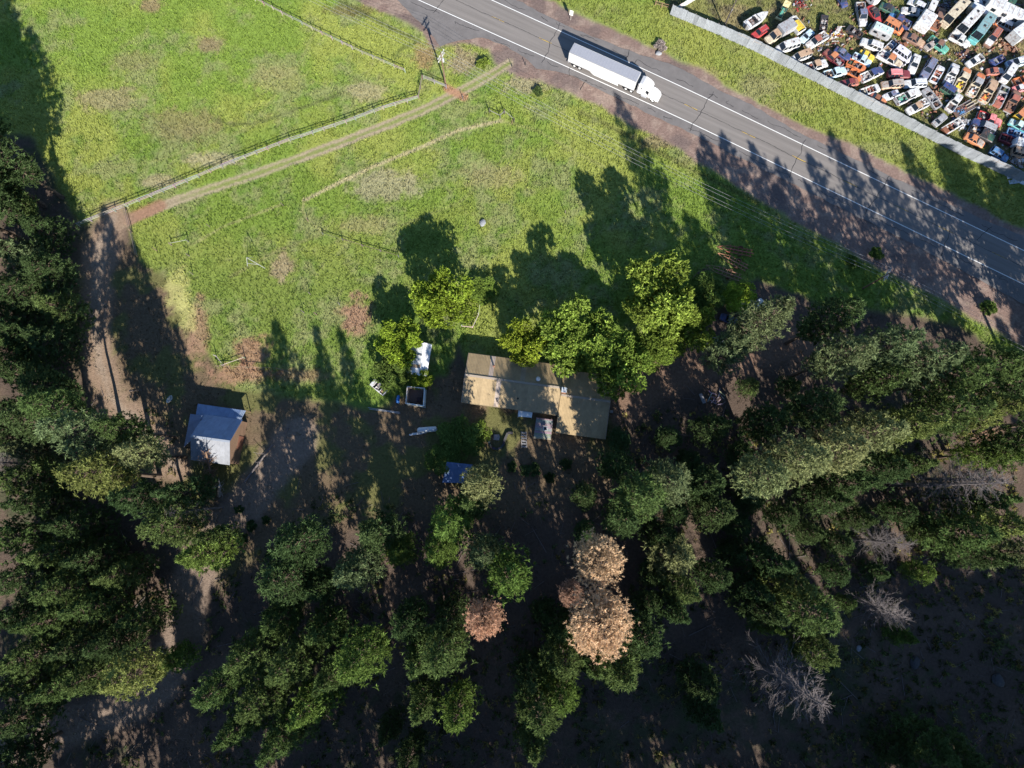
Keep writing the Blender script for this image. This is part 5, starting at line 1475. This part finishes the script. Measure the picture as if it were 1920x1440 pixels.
# ------------------------------------------------------------------ long metal fence of the yard
def metal_fence():
    pts = [P(x, y, 0) for x, y in ((1256,27),(1340,62),(1420,98),(1500,139),(1575,177),(1650,215),(1725,252),(1800,290),(1870,322),(1912,342))]
    root = empty('metal_fence', pts[0])
    tag(root, 'long pale grey corrugated metal fence along the scrap yard', 'fence')
    h = 2.9
    line = []
    for a, b in zip(pts[:-1], pts[1:]):
        n = round((b-a).length/.95)
        line += [a.lerp(b, i/n) for i in range(n)]
    line.append(pts[-1])
    rb = random.Random(3)
    pm = MB()
    pm.box(-.5,.5,-.012,.012,0,1)
    for k in range(4): pm.frus(-.44+k*.25,-.34+k*.25,-.03,-.012,0,-.44+k*.25,-.34+k*.25,-.03,-.012,1)
    me = pm.mesh('panel', M['plain'])
    for i, (a, b) in enumerate(zip(line[:-1], line[1:])):
        d = b-a
        j = rb.uniform(.84, 1.08)*1.22*(.8 if rb.random() < .06 else 1); hh = h + rb.uniform(-.07, .07)
        c = tuple(x*j for x in (.205,.22,.245))
        o = link('panel', me, root, c)
        mtx = Matrix.Translation((a+b)/2 - pts[0] + Vector((0,0,-.08))) @ Matrix.Rotation(math.atan2(d.y, d.x), 4, 'Z') @ Matrix.Rotation(rb.uniform(-.02,.03) + .05*math.sin(i*.21), 4, 'X') @ Matrix.Diagonal((d.length*1.03, 1, hh, 1))
        mtx = Matrix.Translation(Vector((-d.y, d.x, 0)).normalized()*(.006*(i % 2))) @ mtx
        o.matrix_basis = mtx
        if i % 3 == 0:
            nrm = Vector((-d.y, d.x, 0)).normalized()
            beam('post', root, a + nrm*.12 + Vector((0,0,-.1)), a + nrm*.12 + Vector((0,0,h-.1)), .1, .1, M['greywood'])
    for z in (.6, 2.3):
        for a, b in zip(pts[:-1], pts[1:]):
            d = b-a; nrm = Vector((-d.y, d.x, 0)).normalized()*.07
            beam('rail', root, a+nrm+Vector((0,0,z)), b+nrm+Vector((0,0,z)), .05, .1, M['greywood'])
    # return fence going off the top of the frame, and fallen sheets at the far end
    r2 = empty('board_fence', P(1264,24,0)); tag(r2, 'weathered board fence turning away at the corner of the metal fence', 'fence')
    a, b = P(1264,24,0), P(1330,-16,0)
    for i in range(16):
        p, q = a.lerp(b, i/16), a.lerp(b, (i+.93)/16)
        beam('board', r2, p+Vector((0,0,.8)), q+Vector((0,0,.8)), .04, 1.7+random.uniform(-.1,.1), M['plain'], tuple(x*random.uniform(.85,1.15) for x in (.42,.42,.40)))
    for i in (0, .5, 1): beam('post', r2, a.lerp(b,i)+Vector((.1,.1,-.1)), a.lerp(b,i)+Vector((.1,.1,1.7)), .12, .12, M['greywood'])
    s = empty('fallen_sheet', P(1898,338,0)); tag(s, 'pale loose metal sheets lying at the right end of the metal fence', 'scrap sheet')
    for k, (x, y, x2, y2, z) in enumerate(((1888,332,1918,328,.05),(1892,342,1914,339,.10),(1899,335,1922,344,.15))):
        beam('sheet', s, P(x, y, z), P(x2, y2, z), .9, .02, M['plain'], (.40,.44,.47))
    # post-and-rail stub left of the corner
    t = empty('rail_fence', P(1228,10,0)); tag(t, 'short brown rail fence meeting the left end of the metal fence', 'fence')
    q = [P(1228,10,0), P(1240,14,0), P(1256,18,0)]
    for p in q: beam('post', t, p+Vector((0,0,-.1)), p+Vector((0,0,1.4)), .16, .16, M['brownwood'])
    for z in (.6, 1.2):
        for p, r in zip(q[:-1], q[1:]): beam('rail', t, p+Vector((0,0,z)), r+Vector((0,0,z)), .08, .12, M['brownwood'])
metal_fence()

# ------------------------------------------------------------------ wooden rail fences
def rail_fence(label, px, step=2.5, zs=(.45,.85,1.22), col=(.27,.255,.245), pc=(.22,.20,.19), name='rail_fence', postr=.07, rw=.10, jit=.05, hp=1.35):
    pts = [P(x, y, 0) for x, y in px]
    root = empty(name, pts[0]); tag(root, label, 'fence')
    line = []
    for a, b in zip(pts[:-1], pts[1:]):
        n = max(1, round((b-a).length/step)); line += [a.lerp(b, i/n) for i in range(n)]
    line.append(pts[-1])
    for p in line:
        l = Vector((random.uniform(-jit,jit), random.uniform(-jit,jit), 0))
        beam('post', root, p+Vector((0,0,-.15)), p+l+Vector((0,0,hp)), postr*2, postr*2, M['plain'], tuple(x*random.uniform(.75,1.2) for x in pc))
    for a, b in zip(line[:-1], line[1:]):
        for z in zs:
            d = (b-a).normalized(); nrm = Vector((-d.y, d.x, 0))*(postr+.03)
            beam('rail', root, a+nrm+Vector((0,0,z+random.uniform(-jit,jit))), b+nrm+Vector((0,0,z+random.uniform(-jit,jit))), .05, rw, M['plain'], tuple(x*random.uniform(.8,1.15) for x in col))
    return root
rail_fence('long weathered white rail fence running beside the dirt track', [(150,424),(240,388),(330,352),(440,306),(545,266),(650,232),(720,206),(786,186)])
rail_fence('short brown rail fence closing the gap at the end of the long fence', [(786,186),(793,148)], pc=(.12,.09,.07), col=(.2,.15,.12))
rail_fence('white rail fence ending at the near power pole', [(795,149),(815,157),(837,166)])
rail_fence('weathered rail fence slanting down from the top edge of the field', [(462,-8),(530,28),(605,66),(680,102),(760,136)], zs=(.5,1.0))
rail_fence('leaning grey pole fence beside the left end of the dirt track', [(236,394),(248,436),(258,480)], step=4, zs=(.4,.8,1.15), col=(.22,.18,.16), pc=(.2,.13,.1), jit=.2)
rail_fence('short pale rail fence standing alone in the paddock', [(322,460),(354,454)], zs=(.9,), pc=(.12,.11,.1))
rail_fence('broken corner fence with three dark posts above the curved path', [(918,212),(938,222),(946,214),(964,229)], step=9, zs=(.9,), pc=(.07,.07,.06), hp=1.7)
rail_fence('leaning brown rail fence left of the garden rows', [(406,668),(420,686),(460,672)], step=6, zs=(.6,), col=(.4,.38,.36))
rail_fence('low pole fence above the barn', [(410,688),(520,692),(545,700)], step=5, zs=(.7,), col=(.22,.17,.13), pc=(.15,.12,.1))
rail_fence('pale wooden fence along the right side of the garden', [(900,562),(897,590),(886,614),(866,612)], step=2.2, zs=(.4,.8), col=(.38,.34,.29), pc=(.34,.3,.26), hp=1.0)
rail_fence('dark rail fence behind the round bright tree', [(606,440),(680,462),(748,482)], step=4.5, zs=(.5,), col=(.1,.09,.07), pc=(.1,.09,.08), hp=1.1)

def posts(label, group, pxs, h=1.6, r=.07, col=(.12,.10,.09)):
    for n, (x, y, lab) in enumerate(pxs):
        p = P(x, y, 0)
        root = empty('fence_post', p); tag(root, lab, 'post', group)
        hh = h*random.uniform(.85, 1.15)
        l = Vector((random.uniform(-.1,.1), random.uniform(-.1,.1), hh))
        o = MB().tube((0,0,-.15), l, r*1.15, r, 7).build('shaft', M['plain'], root, tuple(c*random.uniform(.8,1.3) for c in col))
        MB().tube(l, l+Vector((0,0,.03)), r*1.05, r*.5, 7).build('cap', M['plain'], root, col)
posts('', 'separate posts in the paddock', [(394,426,'lone dark post in the paddock below the dirt track'),(294,470,'dark post beside the dry patch by the leaning pole fence'),(532,386,'post at the end of the thin diagonal wire path'),
    (578,415,'short post left of the curved garden path'),(582,552,'pale leaning post in the middle of the paddock'),(570,586,'thin dark post below the pale leaning post'),(594,590,'thin post right of the thin dark post below the leaning one'),
    (637,572,'grey stump-like post near the brown weeds'),(355,480,'upper post of the rickety row in the paddock'),(362,515,'lower post of the rickety row in the paddock'),(868,186,'brown gate post on the near side of the track mouth'),
    (835,160,'brown gate post beside the near power pole'),(1060,400,'post in the grass left of the big tree shadow'),(960,232,'post where the curved path turns')])
posts('', 'roadside marker posts', [(960,125,'black roadside marker at the left of the track mouth'),(985,122,'black roadside marker at the right of the track mouth')], h=1.1, col=(.02,.02,.02))

# A-frame mast
def tripod():
    root = empty('tripod_frame', P(478,497,0)); tag(root, 'tall white tripod frame standing in the paddock', 'frame')
    apex = Vector((P(480,498,0).x, P(480,498,0).y, 4.4))
    for x, y in ((464,499),(497,503),(474,482)):
        beam('leg', root, P(x, y, -.1), apex + Vector((random.uniform(-.1,.1),0,0)), .085, .085, M['plain'], (.28,.29,.29))
    a, b = P(464,499,0).lerp(apex,.35), P(497,503,0).lerp(apex,.35)
    beam('crossbar', root, a, b, .05, .05, M['plain'], (.35,.36,.36))
tripod()

# ------------------------------------------------------------------ power poles and wires
def power_pole(label, px, h, ang, arm=2.6):
    p = P(*px, 0)
    root = empty('power_pole', p); tag(root, label, 'power pole', 'wooden power poles')
    MB().tube((0,0,-.3),(0,0,h),.19,.12,9).build('pole', M['plain'], root, (.13,.085,.06))
    c, s = math.cos(ang), math.sin(ang)
    for z in (h-.45, h-1.3):
        q = Vector((c*arm/2, s*arm/2, z))
        o = beam('crossarm', root, p + Vector((-c*arm/2, -s*arm/2, z)), p + q, .13, .15, M['plain'], (.36,.34,.33))
        for k in (-.46, -.2, .2, .46):
            MB().tube((c*arm*k, s*arm*k, z+.07),(c*arm*k, s*arm*k, z+.3),.06,.05,7).build('insulator', M['clean'], root, (.5,.52,.55))
        for k in (-.3, .3):
            beam('brace', root, p + Vector((c*arm*k, s*arm*k, z-.08)), p + Vector((0,0,z-.75)), .04, .04, M['plain'], (.3,.3,.3))
    MB().tube((.28,.1,h-2.6),(.28,.1,h-1.7),.22,n=10).build('transformer', M['clean'], root, (.36,.38,.40))
    return p
rd = math.radians(62)
pA = power_pole('wooden power pole with cross arms beside the dirt track mouth', (836,160), 10.0, rd)
pB = power_pole('wooden power pole with cross arms in the trees by the road', (1618,541), 9.2, rd)
pC = pB + (pB-pA).normalized()*95
pZ = pA - (pB-pA).normalized()*60
c, s = math.cos(rd), math.sin(rd)
for n, (k, dz, lab) in enumerate(((.46,0,'uppermost power wire nearest the road'),(.2,0,'second power wire from the road'),(-.2,0,'third power wire from the road'),(-.46,0,'lowest power wire, farthest from the road'))):
    mb = MB(); pts = []
    for a, b, ha, hb, sag in ((pZ,pA,10,10,1.2),(pA,pB,10,9.2,2.4),(pB,pC,9.2,9.5,2.0)):
        for i in range(24):
            t = i/24
            q = a.lerp(b, t); pts.append(Vector((q.x + c*2.6*k, q.y + s*2.6*k, ha+(hb-ha)*t - .15 - sag*4*t*(1-t)*(1+.05*n))))
    for a, b in zip(pts[:-1], pts[1:]): mb.tube(a, b, .016, n=4)
    tag(mb.build('power_wire', M['clean'], None, (.28,.28,.3)), lab, 'wire', 'power wires strung between the poles')
lp = P(1357,51,0)
root = empty('light_pole', lp); tag(root, 'dark tall pole at the corner of the scrap yard by the fence', 'pole')
MB().tube((0,0,-.2),(0,0,9.0),.17,.11,9).build('pole', M['plain'], root, (.06,.05,.05))
MB().tube((.0,.0,8.4),(-1.4,.5,8.8),.05,n=6).build('arm', M['dark'], root)
MB().box(-1.75,-1.3,.3,.65,8.72,8.86).build('lamp_head', M['clean'], root, (.35,.36,.38))
MB().tube((.05,.0,2.6),(.16,.05,5.2),.05,n=6).build('conduit', M['clean'], root, (.55,.56,.6))

# road sign
def sign():
    root = empty('road_sign', P(1070,37,0)); tag(root, 'white rectangular road sign on a post across the road', 'road sign')
    MB().box(-.05,.05,-.05,.05,-.1,2.7).build('post', M['greywood'], root)
    o = MB().box(-.42,.42,-.09,-.055,1.35,2.75).build('sign_panel', M['clean'], root, (.55,.55,.52)); root.rotation_euler = (0,0,R(-20))
    b = empty('mailbox', P(1050,3,0)); tag(b, 'brown box on a post at the top edge of the far shoulder', 'mailbox')
    MB().box(-.06,.06,-.06,.06,-.1,1.1).build('post', M['brownwood'], b)
    MB().loft([[(x,-.14,1.1),(x,.14,1.1),(x,.14,1.3),(x,0,1.4),(x,-.14,1.3)] for x in (-.28,.28)]).build('box', M['plain'], b, (.1,.07,.05))
sign()

# ------------------------------------------------------------------ things lying round the yard
def thing(name, label, cat, px, z=0.0, rz=0.0, group=None):
    o = empty(name, P(*px, z), rz); tag(o, label, cat, group); return o
t = thing('propane_tank', 'long white propane tank on the ground below the roofless shed', 'tank', (802,806), 0, R(4))
MB().loft([[(x, r_*math.cos(a)*.55, .75+r_*math.sin(a)*.55) for a in [i*math.pi/6 for i in range(12)]] for x, r_ in ((-2.0,.35),(-1.85,.75),(-1.6,1),(1.6,1),(1.85,.75),(2.0,.35))]).build('tank', M['clean'], t, (.55,.57,.6), True)
for x in (-1.1, 1.1): MB().box(x-.12,x+.12,-.45,.45,0,.3).build('saddle', M['concrete'], t)
MB().tube((0,0,1.28),(0,0,1.45),.18,n=10).build('valve_dome', M['clean'], t, (.5,.5,.5))
t = thing('board_stack', 'loose white boards lying left of the propane tank', 'boards', (785,813))
for k, (a, b) in enumerate((((768,816),(800,811)),((772,813),(806,809)),((767,815),(792,813)))):
    beam('board', t, P(*a,.06+.06*k), P(*b,.06+.06*k), .2, .04, M['plain'], (.5,.52,.55))
t = thing('pipe_stack', 'long grey pipes lying on the dirt below the wreck', 'pipes', (720,770))
for k, (a, b) in enumerate((((690,764),(750,775)),((692,767),(748,775)),((700,766),(750,773)))):
    beam('pipe', t, P(*a,.06+.05*k), P(*b,.06+.05*k), .1, .1, M['plain'], (.3,.31,.33))
t = thing('barrel', 'bright blue plastic barrel lying left of the roofless shed', 'barrel', (747,749), 0, R(82))
MB().loft([[(x, r_*math.cos(a), .36+r_*math.sin(a)) for a in [i*math.pi/7 for i in range(14)]] for x, r_ in ((-.78,.27),(-.7,.34),(-.28,.36),(-.24,.38),(-.2,.36),(.2,.36),(.24,.38),(.28,.36),(.7,.34),(.78,.27))]).build('drum', M['clean'], t, (.03,.16,.48), True)
MB().tube((.78,.1,.45),(.83,.1,.45),.05,n=8).build('bung', M['clean'], t, (.5,.5,.5))
t = thing('bathtub', 'old white bathtub lying on the dirt above the barn', 'bathtub', (320,749), 0, R(62))
ov = [(math.cos(a)*.85, math.sin(a)*.4) for a in [i*math.pi/9 for i in range(18)]]
n = 18
o_ = [(x,y,.55) for x,y in ov] + [(x*.9,y*.82,.56) for x,y in ov] + [(x*.75,y*.7,.14) for x,y in ov] + [(x*.8,y*.78,.03) for x,y in ov]
MB().add(o_, [(k*n+i,k*n+(i+1)%n,(k+1)*n+(i+1)%n,(k+1)*n+i) for k in (0,1) for i in range(n)] + [(3*n+(i+1)%n,3*n+i,i,(i+1)%n) for i in range(n)] + [tuple(2*n+i for i in range(n))] + [tuple(3*n+i for i in range(n-1,-1,-1))]).build('tub', M['clean'], t, (.5,.5,.48))
MB().tube((.7,0,.5),(.7,0,.68),.03,n=6).build('tap', M['chrome'], t)
# white smashed car by the bushes
V('hull2',698,716,722,736,'W','W','W','smashed white car with open roof beside the bright bushes',junk=('tn','W','bk'))['group'] = 'cars near the house'
t = thing('loose_panel', 'white sheet leaning in the bush beside the smashed white car', 'panel', (728,717))
beam('sheet', t, P(726,722,.5), P(731,712,.9), .7, .04, M['clean'], (.55,.55,.55))
for a in (((1412,580,1428,566),'W','W','W','pale car almost hidden under the very tall pine','wagon'), ((1378,602,1356,594),'nv','nv','nv','dark blue car in shade below the low bright bush','sedan'), ((1352,641,1330,638),'W','W','W','white car peeping out between the leafy tree and the pines','sedan')):
    V(a[5], *a[0], a[1], a[2], a[3], a[4])['group'] = 'cars near the house'
# coop in the garden
t = thing('coop', 'small grey slatted coop on the garden fence line', 'coop', (902,552), 0, R(-3))
MB().box(-.55,.55,-.8,.8,-.05,.9).build('box', M['plain'], t, (.26,.24,.26))
for i in range(5): MB().box(-.6,.6,-.85+i*.36,-.6+i*.36,.9,.94).build('roof_slat', M['plain'], t, (.33,.31,.34))
MB().box(-.12,.12,.2,.45,.94,1.05).build('vent', M['clean'], t, (.5,.5,.52))
# rusty farm machinery
def machinery(label, px, rz, k, col):
    t = thing('farm_implement', label, 'farm machine', px, 0, rz)
    L = 4.2*k
    beam('main_beam', None, (0,0,0), (1,0,0), .1, .1, M['rusty']).name = 'main_beam'
    o = bpy.data.objects['main_beam']; o.parent = t; o.color = (*col, 1)
    o.matrix_basis = Matrix.Translation((0,0,.6)) @ Matrix.Diagonal((L, .18, .18, 1)); o.name = 'frame_beam'
    for y in (-.7, .7): MB().box(-L*.45,L*.35,y-.06,y+.06,.5,.62).build('frame_rail', M['rusty'], t, col)
    for i in range(6):
        x = -L*.4 + i*L*.14
        MB().box(x-.05,x+.05,-.9,.9,.62,.7).build('cross_member', M['rusty'], t, tuple(c*.7 for c in col))
        MB().tube((x,.5,.55),(x-.25,.55,0),.04,n=5).tube((x,-.5,.55),(x-.25,-.55,0),.04,n=5).build('tine', M['rusty'], t, col)
    MB().tube((L*.35,-.7,.55),(L*.75,0,.5),.06,n=6).tube((L*.35,.7,.55),(L*.75,0,.5),.06,n=6).build('drawbar', M['rusty'], t, col)
    for s in (-1, 1):
        w = MB().tube((-.4,s*1.05,.45),(-.4,s*.95,.45),.45,n=14).build('wheel', M['rusty'], t, (.12,.07,.05))
machinery('red rusty harrow, upper piece of the farm machinery', (1383,472), R(168), 1.5, (.36,.11,.08))
machinery('orange rusty implement with long drawbar, middle piece of the farm machinery', (1378,494), R(150), 1.35, (.38,.18,.11))
machinery('dark rusty implement with a long beam, lower piece of the farm machinery', (1362,514), R(158), 1.5, (.30,.17,.11))
machinery('black old implement half under the dark bush', (1318,516), R(200), .8, (.09,.06,.06))
# boards and debris on the right
t = thing('board_heap', 'heap of broken grey boards on the shaded dirt right of the house', 'boards', (1345,752))
for i in range(14):
    x, y = 1345+random.uniform(-14,14), 748+random.uniform(-14,12)
    a = random.uniform(0,3.1); L_ = random.uniform(4,10)
    beam('board', t, P(x-L_*math.cos(a),y-L_*math.sin(a),.1+.03*i), P(x+L_*math.cos(a),y+L_*math.sin(a),.12+.03*i), .16, .04, M['plain'], tuple(c*random.uniform(.6,1.2) for c in (.28,.25,.25)))
t = thing('panel_board', 'single grey board left of the heap of broken boards', 'board', (1317,746))
beam('board', t, P(1313,738,.1), P(1321,756,.1), .7, .05, M['plain'], (.2,.2,.22))
t = thing('concrete_block', 'pale block at the right end of the house', 'block', (1146,772)); MB().prism([(-.3,-.25),(.25,-.3),(.32,.2),(-.2,.3)],-.05,.4).build('block', M['concrete'], t)
# logs and leaning dead trunk by the barn
def log(name, label, a, b, za, zb, r0, r1, limbs, mat):
    A, B = P(*a, za), P(*b, zb)
    root = empty(name, (A.x, A.y, 0)); tag(root, label, 'dead trunk')
    off = Vector((A.x, A.y, 0)); A -= off; B -= off
    mid = A.lerp(B,.5)+Vector((random.uniform(-.15,.15), random.uniform(-.15,.15), 0))
    MB().tube(A, mid, r0, (r0+r1)/2, 9).tube(mid, B, (r0+r1)/2, r1, 9).build('trunk', mat, root)
    mb = MB()
    for i in range(limbs):
        p = A.lerp(B, random.uniform(.15, 1.0)); d = Vector((random.uniform(-1,1), random.uniform(-1,1), random.uniform(-.1,.7))).normalized()*random.uniform(.8,2.4)
        q = p + d
        mb.tube(p, q, .06, .03, 4)
        for _ in range(3):
            e = p.lerp(q, random.uniform(.4,1)); mb.tube(e, e + Vector((random.uniform(-1,1), random.uniform(-1,1), random.uniform(-.3,.5)))*.8, .03, .018, 3)
    mb.build('branches', mat, root)
log('fallen_log', 'long grey fallen log on the grass right of the barn', (458,904), (511,834), .35, .3, .26, .14, 5, M['deadwood'])
log('fallen_branch', 'short grey branch beyond the tip of the fallen log', (532,814), (541,802), .2, .2, .08, .05, 2, M['deadwood'])
log('leaning_trunk', 'brown dead trunk leaning up against the barn roof', (400,916), (386,848), 0, 7.0, .30, .14, 46, M['brownwood'])
log('broken_stump', 'pale broken stump with forked limbs below the barn', (411,930), (412,910), 0, 3.2, .34, .22, 9, M['greywood'])
log('fallen_pole', 'thin bare fallen pole in the forest below the long pine row', (1520,902), (1568,940), .3, .2, .12, .06, 5, M['deadwood'])
log('cut_log', 'brown log on the orange dirt near the right edge', (1822,820), (1880,806), .3, .5, .2, .12, 4, M['brownwood'])
# stones
for n, (x, y, r_, lab) in enumerate(((905,418,.9,'pale blue grey rock in the green paddock'),(1715,1242,1.3,'dark boulder in the lower right clearing'),(1870,1275,1.5,'largest dark boulder near the right edge'),
                                     (1235,100,.8,'flat grey rock at the edge of the far shoulder'),(1610,1215,.7,'small pale rock below the bare tree'))):
    rq = random.Random(n+40)
    t = thing('rock', lab, 'rock', (x, y), 0, rq.uniform(0,3))
    secs = [[(math.cos(a)*r_*k*rq.uniform(.8,1.1), math.sin(a)*r_*k*.75*rq.uniform(.8,1.1), z*r_) for a in [i*math.pi/4.5 for i in range(9)]] for z, k in ((-.1,.9),(.15,1.0),(.4,.75),(.52,.3))]
    MB().loft(secs).build('stone', M['plain'], t, (.20,.21,.23) if n in (0,3,4) else (.05,.05,.055))
